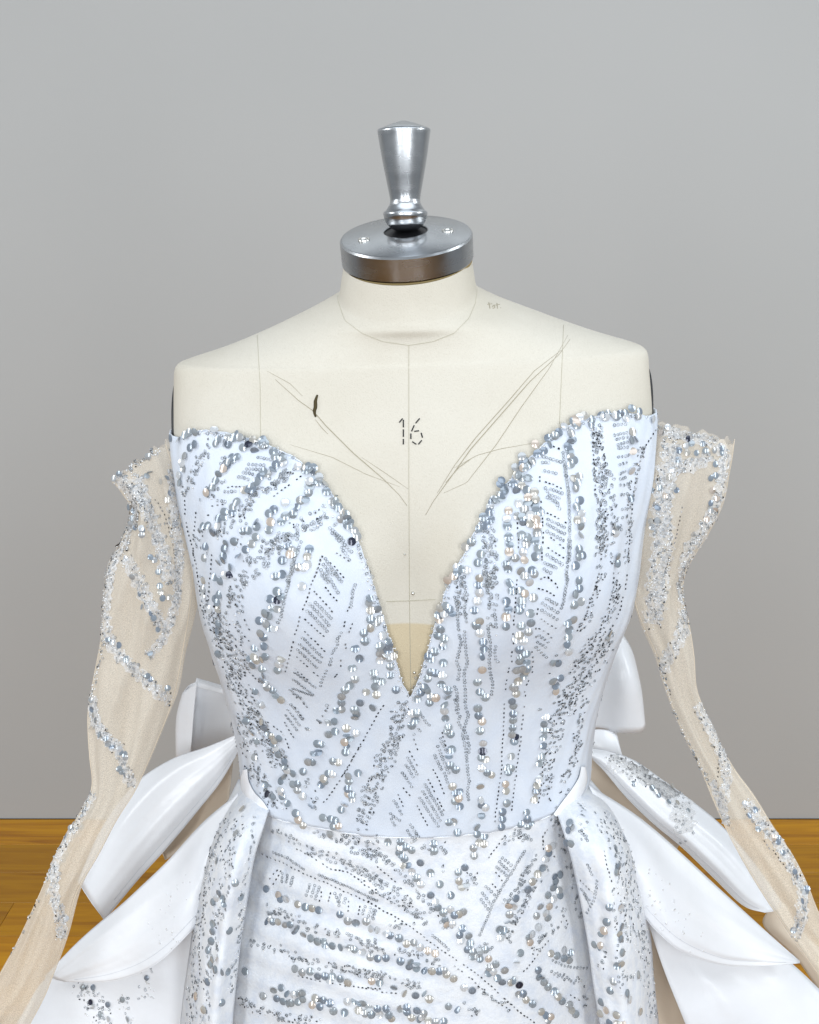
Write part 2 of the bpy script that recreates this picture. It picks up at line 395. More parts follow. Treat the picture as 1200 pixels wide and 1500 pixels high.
# lines on the canvas, lying on its surface
def on_form(px, py, lift):
    h = hit(bvh_form, px, py)
    return None if h is None else h[0]+h[1]*lift
def line(name, pts, rad, mt, parent=torso, lift=None, step=5, taper=True):
    q = [on_form(x, y, rad*.15 if lift is None else lift) for x, y in polyline(pts, step)]
    q = [p for p in q if p is not None]
    if len(q) < 2: return
    r = [rad*(.45+.55*min(1, 3*min(i+.3, len(q)-.7-i)/len(q)) if taper else 1) for i in range(len(q))]
    V, F = tube_geo(q, r, 4)
    return under(mesh(name, V, F, None, mt), parent)
A2 = lambda L_: [(240+x/1.6216, 380+y/1.6216) for x, y in L_]
line('seam', A2([(413, 70), (414, 100), (430, 145), (470, 175), (520, 195), (582, 204), (640, 195), (690, 175), (725, 140), (740, 105), (744, 72)]), .0003, M['thread'], taper=False)
line('seam', [(599, 506), (599, 700), (600, 880), (602, 1015)], .0003, M['thread'], taper=False)
line('seam', A2([(222, 180), (229, 300), (230, 430)]), .0003, M['thread'], taper=False)
line('seam', A2([(950, 156), (946, 250), (940, 390)]), .0003, M['thread'], taper=False)
line('seam', [(566, 881), (600, 880), (638, 878)], .0004, M['thread'], taper=False)
for L_, r_ in (([(265, 285), (320, 335), (355, 360), (385, 395), (450, 460), (520, 520), (560, 560), (578, 585)], .0007),
               ([(300, 440), (400, 470), (480, 510), (560, 540)], .0004), ([(470, 470), (530, 510), (580, 545)], .0004),
               ([(965, 190), (940, 225), (870, 290), (800, 370), (730, 450), (680, 520), (640, 575), (622, 607)], .0007),
               ([(945, 215), (880, 265), (820, 335), (740, 425), (690, 490), (650, 555)], .0006),
               ([(885, 435), (800, 450), (745, 465), (690, 495)], .0004), ([(735, 470), (700, 495), (670, 530)], .0006),
               ([(960, 180), (915, 260), (850, 350), (790, 440), (720, 530), (665, 555)], .0005),
               ([(245, 265), (300, 295), (330, 325)], .0004), ([(360, 380), (375, 400), (390, 415)], .0005)):
    line('pencil_line', A2(L_), r_*.6, M['pencil'])
line('tear', A2([(365, 322), (360, 338), (361, 350), (357, 362), (361, 374)]), .0016, M['tear'])
for st_ in ([(585, 619), (590, 613)], [(591, 615), (591, 626)], [(591, 629), (591, 640)], [(591, 643), (591, 651)],
            [(615, 613), (609, 620)], [(607, 623), (603, 632)], [(602, 635), (602, 643)], [(604, 647), (610, 651)], [(613, 651), (618, 645)],
            [(619, 641), (617, 634)], [(614, 631), (607, 632)]):
    line('number', st_, .00062, M['ink'], step=3, taper=False)
for st_ in ([(716, 443), (718, 452)], [(714, 446), (721, 445)], [(721, 450), (724, 446), (725, 451), (722, 452)], [(728, 444), (729, 452)], [(726, 447), (732, 446)], [(733, 451), (734, 451)]):
    line('written_mark', st_, .0004, M['pencil'], step=2, taper=False)
for px_, py_, r_ in ((605, 869, .0017), (607, 985, .0015), (593, 812, .0010)):
    p = on_form(px_, py_, .0004)
    V, F = lathe([(r_*.5, -.001), (r_, 0), (r_*.9, r_*.4), (r_*.5, r_*.75), (r_*.1, r_*.85)], 10)
    o = mesh('pin', V, F, None, M['screw']); o.location = p; o.rotation_euler = (R(85), 0, 0)
    bpy.context.view_layer.update(); under(o, form)

# ================================================================== wedding dress
dress = empty('wedding_dress', (0, 0, 0))
tag(dress, 'white sequinned wedding dress with deep V neckline and sheer sleeves on the form', 'dress')
OFF = .004
GO = GB+NB*OFF
bvh_dress = bvh_of(GO.reshape(-1, 3), FB)
def uv_at(px, py):
    d = ray(px, py); r = bvh_dress.ray_cast(Vector(CAM), Vector(d).normalized())
    if r[0] is None: return None
    i, j = divmod(r[2], NU); best = None
    for _ in range(1):
        uu_ = (j+np.linspace(-.5, 1.5, 9))*2*math.pi/NU; vv_ = i+np.linspace(-.5, 1.5, 9)
        U, V_ = np.meshgrid(uu_, vv_); Q = body(U, V_)+NBf(U, V_)*OFF
        k = np.argmin(((Q-np.array(r[0]))**2).sum(-1)); a, b = np.unravel_index(k, U.shape); best = (U[a, b], V_[a, b])
    return best
def NBf(U, V_): return SGN*body_n(U, V_)
NECK = [(262, 640), (275, 633), (300, 630), (330, 634), (380, 647), (430, 668), (470, 702), (500, 742), (516, 772), (530, 808), (545, 852), (560, 902), (575, 952), (590, 1002), (601, 1024),
        (612, 1000), (624, 965), (640, 905), (655, 862), (680, 812), (705, 762), (740, 712), (780, 667), (820, 629), (860, 613), (900, 606), (935, 606), (946, 610)]
WAIST = [(366, 1168), (380, 1190), (420, 1204), (480, 1216), (540, 1225), (600, 1228), (660, 1226), (720, 1220), (770, 1208), (810, 1194), (845, 1172), (853, 1163)]
def curve_uv(pts, step):
    q = [uv_at(x, y) for x, y in polyline(pts, step)]; q = [a for a in q if a]
    q.sort(); return np.array(q)
cn = curve_uv(NECK, 6); cw = curve_uv(WAIST, 6)
NC = 420
uf = np.linspace(0, 2*math.pi, NC, endpoint=False)
dens = np.where(uf < math.pi, 1., 1.)
# more columns where the V is steep
uf = np.sort(np.concatenate([uf, np.linspace(R(72), R(108), 260)])); uf = uf[np.concatenate([[True], np.diff(uf) > 1e-4])]
def prof_v(c):
    back = np.array([[c[-1, 0]+.5, c[-1, 1]], [c[0, 0]-.5+2*math.pi, c[0, 1]]])
    a = np.concatenate([[[c[0, 0]-.5, c[0, 1]]], c, back]); return np.interp(uf, a[:, 0], a[:, 1], period=None)
vn = prof_v(cn); vw = prof_v(cw)
def flare(U, V_):
    top = np.clip(1-(V_-vn[None, :])/14., 0, 1)
    side = np.exp(-((U-math.pi)/.42)**2)+np.exp(-(U/.42)**2)+np.exp(-((U-2*math.pi)/.42)**2)
    return .0*top**1.5*side
def wob(U, V_, a): return a*(np.sin(U*23+V_*.31)*np.sin(V_*.23+U*5)+.6*np.sin(U*41-V_*.5))
T_ = np.linspace(0, 1, 70)[:, None]
Vb = vn[None, :]+(vw-vn)[None, :]*T_; Ub = np.repeat(uf[None, :], 70, 0)
Gbod = body(Ub, Vb)+NBf(Ub, Vb)*(OFF+flare(Ub, Vb)+wob(Ub, Vb, .0005)+.0005)[..., None]
nC = len(uf)
bodice = mesh('bodice', Gbod.reshape(-1, 3), grid_faces(70, nC, True), dress, M['tulle_white'])
s = bodice.modifiers.new('thickness', 'SOLIDIFY'); s.thickness = .0018; s.offset = -1
Vs = vw[None, :]-.6+((NV-1)-vw)[None, :]*T_; Us = Ub
def ridge(U, V_):
    X = body(U, V_); left = np.clip((.03-X[..., 0])/.06, 0, 1)*np.clip((X[..., 0]+.24)/.06, 0, 1)
    s_ = X[..., 2]+.25*X[..., 0]+1.1*np.minimum(X[..., 0]+.06, 0)**2
    return .0011*left*np.sin(s_*2*math.pi/.026)*np.clip(T_*8, 0, 1)
Gsk = body(Us, Vs)+NBf(Us, Vs)*(OFF-.0012+.003*T_+wob(Us, Vs, .0006)+ridge(Us, Vs))[..., None]
skirt = mesh('skirt', Gsk.reshape(-1, 3), grid_faces(70, nC, True), dress, M['lace_cloth'])
bvh_bod = bvh_of(Gbod.reshape(-1, 3), grid_faces(70, nC, True))
bvh_sk = bvh_of(Gsk.reshape(-1, 3), grid_faces(70, nC, True))
# waist seam, a fine welt
q = body(uf, vw)+NBf(uf, vw)*(OFF+.0002)
V, F = tube_geo(np.concatenate([q, q[:1]]), .0006, 6); mesh('waist_seam', V, F, dress, M['satin'])
V, F = tube_geo(Gbod[0][(uf > R(40)) & (uf < R(140))], .0006, 5); mesh('neckline_edge', V, F, bodice, M['tulle_white'])

# ---- sleeves: empty tubes of nude tulle
def sleeve(rows, seed, name='sleeve'):
    r = np.random.default_rng(seed); C = []
    for (lx, ly, rx, ry, Y, dep) in rows:
        a = P(lx, ly, Y); b = P(rx, ry, Y); C.append(np.concatenate([a, b, [dep]]))
    C = crom(np.array(C), 7); ns = 64; V = []
    an = np.arange(ns)*2*math.pi/ns; ph = r.uniform(0, 6, 5)
    for i, c in enumerate(C):
        a, b, d = c[:3], c[3:6], c[6]; mid = (a+b)/2; h = (b-a)/2; w_ = np.linalg.norm(h)
        wr = 1+.030*np.sin(3*an+i*.10+ph[0])+.022*np.sin(7*an-i*.13+ph[1])+.014*np.sin(11*an+i*.3+ph[2])
        cr = lambda x: 1-2*np.sqrt(np.abs(np.sin(x)))
        wd = .12*np.sin(5*an+i*.12+ph[3])+.14*cr(3.5*an-i*.06+ph[4]+.8*math.sin(i*.09))+.09*cr(5.5*an+i*.09+ph[1])
        V.append(mid+np.cos(an)[:, None]*h*np.minimum(wr, 1.02)[:, None]+(np.sin(an)*(1+wd))[:, None]*np.array([0, -d, 0])+(np.sin(an)*wd*.5)[:, None]*np.array([0, 0, w_*.3]))
    G = np.array(V); m_, n_ = G.shape[:2]
    G[0, :, 2] += .0022*np.sin(9*an+ph[0])+.0016*np.sin(17*an+ph[2]); G[1, :, 2] += .001*np.sin(9*an+ph[0])
    o = mesh(name, G.reshape(-1, 3), grid_faces(m_, n_, True), dress, M['nude'])
    for k_ in (3, n_//2-3):
        V_, F_ = tube_geo(G[:, k_]+np.array([0, -.0003, 0]), .0003, 5); mesh('sleeve_seam', V_, F_, o, M['nude_seam'])
    return o, bvh_of(G.reshape(-1, 3), grid_faces(m_, n_, True)), G
M['nude_seam'] = mat('nude_seam', (.74, .64, .50), .8)
SL = [(165, 702, 246, 646, -.01, .030), (183, 722, 260, 690, -.012, .036), (193, 742, 270, 730, -.014, .040), (178, 792, 283, 790, -.016, .042), (158, 830, 291, 845, -.02, .042), (152, 880, 288, 885, -.025, .040),
      (149, 935, 276, 940, -.03, .038), (140, 985, 264, 1000, -.038, .036), (132, 1040, 250, 1040, -.045, .034), (134, 1100, 226, 1098, -.055, .030), (136, 1150, 200, 1155, -.065, .026),
      (112, 1198, 172, 1200, -.075, .024), (82, 1250, 146, 1250, -.085, .024), (58, 1308, 118, 1302, -.095, .024), (24, 1382, 98, 1375, -.105, .026), (-2, 1430, 73, 1445, -.11, .028), (-40, 1500, 42, 1505, -.115, .03), (-80, 1570, 5, 1580, -.12, .03)]
SR = [(960, 622, 1075, 647, -.01, .028), (945, 665, 1068, 687, -.012, .034), (931, 712, 1059, 735, -.014, .038), (925, 770, 1034, 780, -.016, .038), (922, 828, 1003, 830, -.02, .034), (925, 870, 998, 865, -.025, .030),
      (938, 912, 1007, 905, -.03, .026), (960, 962, 1016, 958, -.036, .022), (977, 1016, 1022, 1010, -.042, .018), (1001, 1076, 1046, 1068, -.05, .018), (1024, 1122, 1074, 1122, -.058, .018), (1044, 1172, 1104, 1164, -.064, .02),
      (1064, 1217, 1131, 1208, -.07, .021), (1090, 1265, 1161, 1252, -.076, .022), (1118, 1312, 1183, 1296, -.082, .023), (1136, 1338, 1205, 1345, -.086, .024), (1171, 1390, 1250, 1400, -.092, .026), (1215, 1450, 1300, 1455, -.098, .028), (1250, 1500, 1340, 1500, -.1, .028)]
sleeve_l, bvh_sl, G_sl = sleeve(SL, 3)
sleeve_r, bvh_sr, G_sr = sleeve(SR, 5)

# ---- bow behind the waist
bow = []
def flat(rows, f):
    out = []
    for r in rows:
        y0, y1 = r[0][2], r[-1][2]; n = len(r)-1
        out.append([(a, b, (y0+(y1-y0)*k/n)*(1-f)+y*f) for k, (a, b, y) in enumerate(r)])
    return out
def bow_loop(rows, nm='bow_loop'):
    o, G = patch(nm, rows, dress, M['satin'], 8, .001, .0006, 30); return o
# left loop: ribbon runs out, turns and comes back with its hem facing us
bow_loop([[(352, 1010, .085), (352, 1050, .085), (352, 1105, .085)], [(320, 1003, .094), (318, 1050, .094), (316, 1112, .09)], [(296, 998, .098), (290, 1045, .100), (286, 1112, .096)],
          [(278, 1003, .100), (270, 1046, .102), (268, 1113, .098)], [(268, 1016, .095), (259, 1055, .096), (259, 1114, .092)], [(269, 1014, .086), (261, 1052, .086), (260, 1113, .083)], [(279, 1006, .080), (273, 1048, .078), (270, 1112, .076)], [(289, 999, .076), (284, 1045, .072), (279, 1108, .072)]])
bow_loop([[(350, 1012, .085), (350, 1016, .082), (349, 1022, .08)], [(318, 1002, .088), (318, 1007, .083), (317, 1014, .081)], [(288, 993, .09), (287, 998, .084), (287, 1006, .082)]], 'bow_fold')
bow_loop([[(850, 925, .10), (850, 990, .09), (850, 1068, .09)], [(880, 922, .11), (885, 990, .085), (880, 1070, .09)], [(907, 926, .115), (918, 990, .08), (915, 1073, .085)],
          [(922, 945, .12), (934, 1000, .09), (938, 1072, .09)], [(930, 968, .13), (940, 1015, .11), (945, 1064, .10)], [(920, 965, .145), (932, 1015, .14), (938, 1060, .13)], [(890, 965, .15), (890, 1015, .15), (890, 1060, .15)]])
bow_loop([[(850, 1070, .08), (850, 1090, .075), (850, 1112, .07)], [(880, 1068, .085), (882, 1090, .075), (884, 1110, .07)], [(903, 1072, .09), (907, 1090, .08), (912, 1108, .075)]], 'bow_tail')

# ---- overskirt: swags of satin at both hips
LIN = M['lining']; SAT = M['satin']
patch('overskirt_lining', [[(345, 1090, .05), (340, 1130, .06), (335, 1170, .05)], [(315, 1130, .06), (312, 1165, .07), (312, 1200, .06)], [(285, 1165, .07), (282, 1200, .08), (285, 1225, .07)], [(262, 1200, .07), (252, 1235, .08), (246, 1258, .07)], [(235, 1245, .07), (236, 1248, .075), (240, 1254, .07)]], dress, LIN, 6)
sw_l, G_swl = patch('overskirt_panel', flat([
    [(352, 1074, .035), (353, 1077, .03), (354, 1080, .03), (355, 1083, .03), (356, 1087, .035)],
    [(302, 1094, .045), (305, 1104, .025), (310, 1117, .015), (316, 1130, .02), (324, 1143, .035)],
    [(248, 1114, .05), (254, 1130, .02), (264, 1152, .0), (276, 1173, .005), (289, 1188, .03)],
    [(196, 1150, .05), (205, 1170, .012), (218, 1196, -.012), (232, 1220, -.006), (246, 1240, .022)],
    [(150, 1212, .04), (160, 1232, .008), (174, 1252, -.014), (189, 1270, -.008), (204, 1286, .018)],
    [(114, 1290, .03), (122, 1303, .005), (131, 1317, -.012), (141, 1331, -.006), (153, 1347, .012)]], .34), dress, SAT, 8, .0007, .0007, 30, 1, .0009)
sw_l2, G_swl2 = patch('overskirt_panel', flat([
    [(350, 1160, -.03), (330, 1225, -.055), (312, 1290, -.065), (292, 1352, -.06)],
    [(297, 1205, -.03), (291, 1262, -.068), (284, 1318, -.078), (277, 1367, -.068)],
    [(247, 1260, -.025), (246, 1308, -.068), (246, 1358, -.082), (240, 1403, -.07)],
    [(180, 1323, -.02), (186, 1355, -.058), (192, 1394, -.07), (196, 1428, -.062)],
    [(122, 1373, -.02), (130, 1394, -.042), (137, 1419, -.05), (141, 1439, -.046)],
    [(65, 1431, -.02), (75, 1433, -.024), (85, 1436, -.026), (95, 1438, -.026)]], .34), dress, SAT, 8, .0007, .0008, 34, 2, .0009)
sw_l3, G_swl3 = patch('overskirt_panel', flat([
    [(110, 1395, -.005), (160, 1400, -.02), (220, 1385, -.03), (262, 1360, -.035), (300, 1330, -.04)],
    [(62, 1438, -.005), (125, 1440, -.03), (200, 1430, -.04), (255, 1410, -.038), (300, 1390, -.045)],
    [(36, 1480, -.01), (105, 1490, -.045), (190, 1485, -.05), (250, 1470, -.045), (295, 1460, -.055)],
    [(-5, 1550, -.02), (80, 1560, -.06), (170, 1560, -.065), (240, 1550, -.055), (285, 1545, -.065)],
    [(-50, 1620, -.03), (55, 1640, -.07), (150, 1640, -.075), (230, 1630, -.06), (280, 1620, -.07)]], .34), dress, SAT, 7, .0007, .0012, 42, 3, .0009)
patch('overskirt_lining', [[(862, 1105, .06), (862, 1130, .06), (868, 1165, .05)], [(900, 1125, .065), (905, 1155, .07), (905, 1190, .06)], [(945, 1165, .07), (948, 1195, .075), (945, 1222, .065)], [(985, 1205, .07), (988, 1226, .075), (975, 1244, .07)], [(1000, 1222, .07), (995, 1238, .072), (988, 1250, .07)]], dress, LIN, 6)
sw_r, G_swr = patch('overskirt_panel', flat([
    [(858, 1096, .045), (860, 1100, .035), (862, 1104, .03), (866, 1110, .04)],
    [(892, 1101, .05), (892, 1110, .025), (890, 1120, .02), (887, 1131, .035)],
    [(930, 1115, .055), (928, 1133, .018), (924, 1151, .01), (918, 1168, .03)],
    [(970, 1142, .055), (968, 1166, .01), (963, 1188, .0), (957, 1206, .022)],
    [(1012, 1172, .055), (1014, 1200, .005), (1008, 1226, -.008), (1000, 1242, .02)],
    [(1060, 1212, .055), (1062, 1240, .0), (1054, 1268, -.012), (1046, 1286, .015)],
    [(1108, 1268, .05), (1106, 1290, .0), (1098, 1312, -.01), (1088, 1325, .01)],
    [(1148, 1326, .045), (1142, 1330, .01), (1132, 1334, .0), (1120, 1336, .01)]], .34), dress, SAT, 7, .0007, .0007, 32, 4, .0009)
sw_r2, G_swr2 = patch('overskirt_panel', flat([
    [(862, 1150, -.03), (890, 1205, -.06), (915, 1268, -.07), (940, 1338, -.06)],
    [(930, 1193, -.025), (942, 1248, -.07), (954, 1308, -.082), (966, 1368, -.068)],
    [(990, 1243, -.02), (992, 1298, -.07), (996, 1350, -.085), (1003, 1397, -.07)],
    [(1050, 1298, -.015), (1052, 1344, -.06), (1054, 1385, -.075), (1060, 1415, -.06)],
    [(1112, 1355, -.015), (1113, 1380, -.042), (1115, 1400, -.05), (1118, 1414, -.045)],
    [(1171, 1407, -.02), (1171, 1408, -.024), (1171, 1409, -.026), (1171, 1410, -.026)]], .34), dress, SAT, 8, .0007, .0008, 34, 5, .0009)
sw_r3, G_swr3 = patch('overskirt_panel', flat([
    [(940, 1320, -.04), (1000, 1365, -.03), (1070, 1385, -.02), (1130, 1390, -.005)],
    [(962, 1390, -.045), (1020, 1415, -.05), (1090, 1418, -.035), (1160, 1412, -.005)],
    [(980, 1440, -.05), (1050, 1450, -.06), (1130, 1455, -.045), (1205, 1455, -.01)],
    [(1008, 1510, -.055), (1085, 1515, -.075), (1170, 1520, -.055), (1255, 1505, -.02)],
    [(1035, 1590, -.06), (1120, 1600, -.085), (1210, 1600, -.065), (1310, 1570, -.03)]], .34), dress, SAT, 8, .0007, .0014, 46, 6, .0009)
patch('overskirt_lining', [[(940, 1340, .0), (970, 1380, .0), (1000, 1400, .0)], [(950, 1430, .0), (985, 1440, .0), (1020, 1450, .0)], [(955, 1520, .0), (1000, 1530, .0), (1040, 1530, .0)], [(960, 1620, .0), (1010, 1620, .0), (1060, 1620, .0)]], dress, LIN, 6)
patch('overskirt_lining', [[(1128, 1330, .03), (1135, 1326, .035), (1150, 1324, .04)], [(1119, 1357, .03), (1145, 1362, .03), (1170, 1360, .04)], [(1165, 1402, .03), (1190, 1402, .03), (1215, 1402, .04)], [(1205, 1458, .03), (1230, 1448, .03), (1255, 1440, .04)], [(1270, 1530, .03), (1290, 1520, .03), (1310, 1510, .04)]], dress, LIN, 6)

# ---- beaded drapes over the hips
dr_l, G_drl = patch('hip_drape', [
    [(350, 1140, -.005), (362, 1150, -.028), (376, 1162, -.045), (398, 1174, -.06)],
    [(322, 1200, -.03), (342, 1203, -.066), (364, 1206, -.085), (387, 1210, -.084)],
    [(304, 1245, -.04), (324, 1252, -.09), (348, 1256, -.115), (372, 1260, -.1)],
    [(291, 1305, -.05), (312, 1312, -.105), (338, 1316, -.12), (362, 1320, -.105)],
    [(281, 1372, -.055), (302, 1376, -.11), (328, 1380, -.125), (352, 1382, -.108)],
    [(271, 1442, -.06), (294, 1444, -.115), (321, 1444, -.13), (345, 1444, -.112)],
    [(264, 1505, -.06), (288, 1508, -.118), (315, 1508, -.132), (340, 1508, -.115)],
    [(258, 1580, -.06), (282, 1580, -.12), (310, 1580, -.135), (336, 1580, -.118)]], dress, M['lace_cloth'], 8, .0007, .0014, 75, 7, .004, 1.6)
dr_r, G_drr = patch('hip_drape', [
    [(808, 1172, -.062), (830, 1162, -.05), (848, 1150, -.03), (864, 1140, -.005)],
    [(823, 1212, -.086), (848, 1205, -.09), (876, 1196, -.072), (898, 1184, -.03)],
    [(838, 1262, -.103), (866, 1258, -.118), (898, 1250, -.105), (924, 1240, -.045)],
    [(850, 1318, -.108), (878, 1314, -.125), (912, 1308, -.112), (940, 1298, -.05)],
    [(861, 1378, -.112), (888, 1376, -.13), (922, 1372, -.117), (951, 1362, -.055)],
    [(869, 1440, -.115), (896, 1440, -.134), (930, 1438, -.12), (957, 1430, -.06)],
    [(880, 1505, -.118), (906, 1506, -.137), (938, 1506, -.122), (965, 1500, -.06)],
    [(892, 1580, -.12), (918, 1580, -.14), (948, 1580, -.124), (975, 1575, -.06)]], dress, M['lace_cloth'], 8, .0007, .0014, 75, 8, .004, 1.6)
bvh_drl, bvh_drr = bvh_grid(G_drl), bvh_grid(G_drr)

M['stitch'] = mat('hem_thread', (.62, .64, .68), .6)
for o_, G_ in ((sw_l, G_swl), (sw_l2, G_swl2), (sw_r, G_swr), (sw_r2, G_swr2)):
    V, F = tube_geo(G_[:, -1], .0005, 5); mesh('hem', V, F, o_, SAT)
    V, F = tube_geo(G_[4:-3, -4]+np.array([0, -.0004, 0]), .0003, 4); mesh('hem_stitch', V, F, o_, M['stitch'])
    V, F = tube_geo(G_[-1], .0005, 5); mesh('hem', V, F, o_, SAT)

# ================================================================== beading
TILES = {'Z3': (220, 620, 6), 'Z4': (400, 660, 6), 'Z5': (280, 800, 6), 'Z6': (420, 840, 6), 'Z7': (600, 840, 6), 'Z8': (760, 840, 6), 'Y1': (640, 620, 6), 'Y2': (780, 590, 6),
         'Y3': (330, 1000, 6), 'Y4': (500, 1000, 6), 'Y5': (680, 1000, 6), 'Y6': (330, 1240, 5.217), 'Y7': (540, 1220, 5.217), 'Y8': (740, 1150, 4.284),
         'W3': (260, 1180, 3.3333), 'SA': (100, 620, 3.125), 'SB': (0, 960, 2.7775), 'SC': (860, 600, 3.0), 'SD': (800, 900, 2.5)}
def tp(t, L_):
    ox, oy, s = TILES[t]; return [(ox+x/s, oy+y/s) for x, y in L_]
def on_dress(px, py):
    best = None
    for b, par in ((bvh_bod, bodice), (bvh_sk, skirt)):
        h = hit(b, px, py)
        if h is not None and h[1][1] < .35:
            d = np.linalg.norm(h[0]-CAM)
            if best is None or d < best[0]: best = (d, h[0], h[1], par)
    if best is None or best[1][1] > .03:
        h = hit(bvh_dress, px, py, -.02)
        if h is None: return None
        return h[0], h[1], bodice if py < 1200 else skirt
    return best[1:]
def on(bvh, par, near):
    def f(px, py):
        h = hit(bvh, px, py, near); return None if h is None else (h[0], h[1], par)
    return f
bvh_swr, bvh_swl3, bvh_swl2, bvh_swr2 = bvh_grid(G_swr), bvh_grid(G_swl3), bvh_grid(G_swl2), bvh_grid(G_swr2)
TG = {'d': on_dress, 'dl': on(bvh_drl, dr_l, -.1), 'dr': on(bvh_drr, dr_r, -.1), 'sl': on(bvh_sl, sleeve_l, -.05), 'sr': on(bvh_sr, sleeve_r, -.05),
      'wr': on(bvh_swr, sw_r, .02), 'wl3': on(bvh_swl3, sw_l3, -.03), 'wl2': on(bvh_swl2, sw_l2, -.05), 'wr2': on(bvh_swr2, sw_r2, -.05)}
def frame(n, twist=None):
    n = n/np.linalg.norm(n); a = np.cross(n, [0.3, 0.2, 1.]); a /= np.linalg.norm(a); b = np.cross(n, a)
    t = random.uniform(0, 6.28) if twist is None else twist
    return a*math.cos(t)+b*math.sin(t), -a*math.sin(t)+b*math.cos(t), n
def tilted(n, deg):
    a, b, _ = frame(n); t = math.tan(R(min(75, abs(random.gauss(0, deg))))); q = n+a*t; return q/np.linalg.norm(q)
# --- cupped sequin
SEG = 12
sv = [(0, 0, .15)]; sf = []
for rr, hh in ((.5, .115), (1., .0)):
    for s in range(SEG): sv.append((rr*math.cos(2*math.pi*s/SEG), rr*math.sin(2*math.pi*s/SEG), hh))
for s in range(SEG):
    k = (s+1) % SEG; sf.append((0, 1+s, 1+k)); sf.append((1+s, 1+SEG+s, 1+SEG+k, 1+k))
sv = np.array(sv); SEQ_R = .0037
seq_me = bpy.data.meshes.new('sequin'); seq_me.from_pydata([tuple(v*SEQ_R) for v in sv], [], sf); seq_me.shade_smooth(); seq_me.materials.append(M['sequin'])
# --- ring sequin and bead
rv = []; RS, RT = 8, 3
for s in range(RS):
    for k in range(RT):
        a = 2*math.pi*s/RS; b = 2*math.pi*k/RT; rr = .00112+.00034*math.cos(b); rv.append((rr*math.cos(a), rr*math.sin(a), .00034*math.sin(b)))
rv = np.array(rv); rf_ = [(s*RT+k, ((s+1) % RS)*RT+k, ((s+1) % RS)*RT+(k+1) % RT, s*RT+(k+1) % RT) for s in range(RS) for k in range(RT)]
bv = np.array([(x*.00078, y*.00055, z*.00055) for x in (-1, 1) for y, z in ((-1, 0), (0, -1), (1, 0), (0, 1))])
bf = [(0, 1, 2, 3), (7, 6, 5, 4)]+[(k, 4+k, 4+(k+1) % 4, (k+1) % 4) for k in range(4)]
cv = np.array([(1, 0, 0), (-1, 0, 0), (0, 1, 0), (0, -1, 0), (0, 0, 1), (0, 0, -1)])*.0012
cf = [(0, 2, 4), (2, 1, 4), (1, 3, 4), (3, 0, 4), (2, 0, 5), (1, 2, 5), (3, 1, 5), (0, 3, 5)]
BAGS = {}
def bag(kind, par): return BAGS.setdefault((kind, par.name), (Bag(), par))[0]
def put(kind, V, F, p, n, par, twist=None, scale=1., tone=None):
    a, b, c = frame(n, twist); Mx = np.stack([a, b, c])
    bag(kind, par).add(p+(V*scale)@Mx, F, random.random() if tone is None else tone)
def ring(h, tilt=14, sc=1.): put('ring', rv, rf_, h[0]+h[1]*.0007, tilted(h[1], tilt), h[2], scale=sc*random.uniform(.9, 1.1))
def bead(h, direction=None, sc=1., tone=None):
    n = h[1]; tw = None
    if direction is not None:
        a, b, _ = frame(n, 0.); tw = math.atan2(np.dot(direction, b), np.dot(direction, a))
    put('bead', bv, bf, h[0]+n*.0006, n, h[2], tw, sc*random.uniform(.85, 1.15), tone)
def crystal(h, sc=1.): put('crystal', cv, cf, h[0]+h[1]*.0006, tilted(h[1], 30), h[2], scale=sc*random.uniform(.6, 1.3))
def chain(t, pts, tg='d', step=4.8):
    for x, y in polyline(tp(t, pts), step):
        h = TG[tg](x+random.gauss(0, .3), y+random.gauss(0, .3))
        if h: ring(h, 10)
def dots(t, pts, tg='d', step=6.4, skip=.06):
    q = polyline(tp(t, pts), step); prev = None
    for i, (x, y) in enumerate(q):
        if random.random() < skip: continue
        h = TG[tg](x+random.gauss(0, .4), y+random.gauss(0, .4))
        j = q[min(i+1, len(q)-1)]-q[max(i-1, 0)]
        if h: bead(h, np.array([j[0], 0, -j[1]]), 1.0, random.choice([.1, .1, .1, .9]))
def scat(t, pts, width, dens=1., dark=.18, tg='d', cr=.12):
    s = TILES[t][2]; w_ = width/s; q = polyline(tp(t, pts), 2.0)
    n = int(len(q)*2.0*w_*dens*(1.7 if tg in ('dl', 'dr') else 1.3)/26.)
    for _ in range(n):
        x, y = q[random.randrange(len(q))]
        x += random.uniform(-.5, .5)*w_; y += random.uniform(-.5, .5)*w_
        h = TG[tg](x, y)
        if not h: continue
        r_ = random.random()
        if r_ < dark: bead(h, None, 1.0)
        elif r_ < dark+cr: crystal(h, .8)
        else: ring(h, 22)
def rungs(t, L_, tg='d'):
    for a, b in L_: chain(t, [a, b], tg, 4.9)

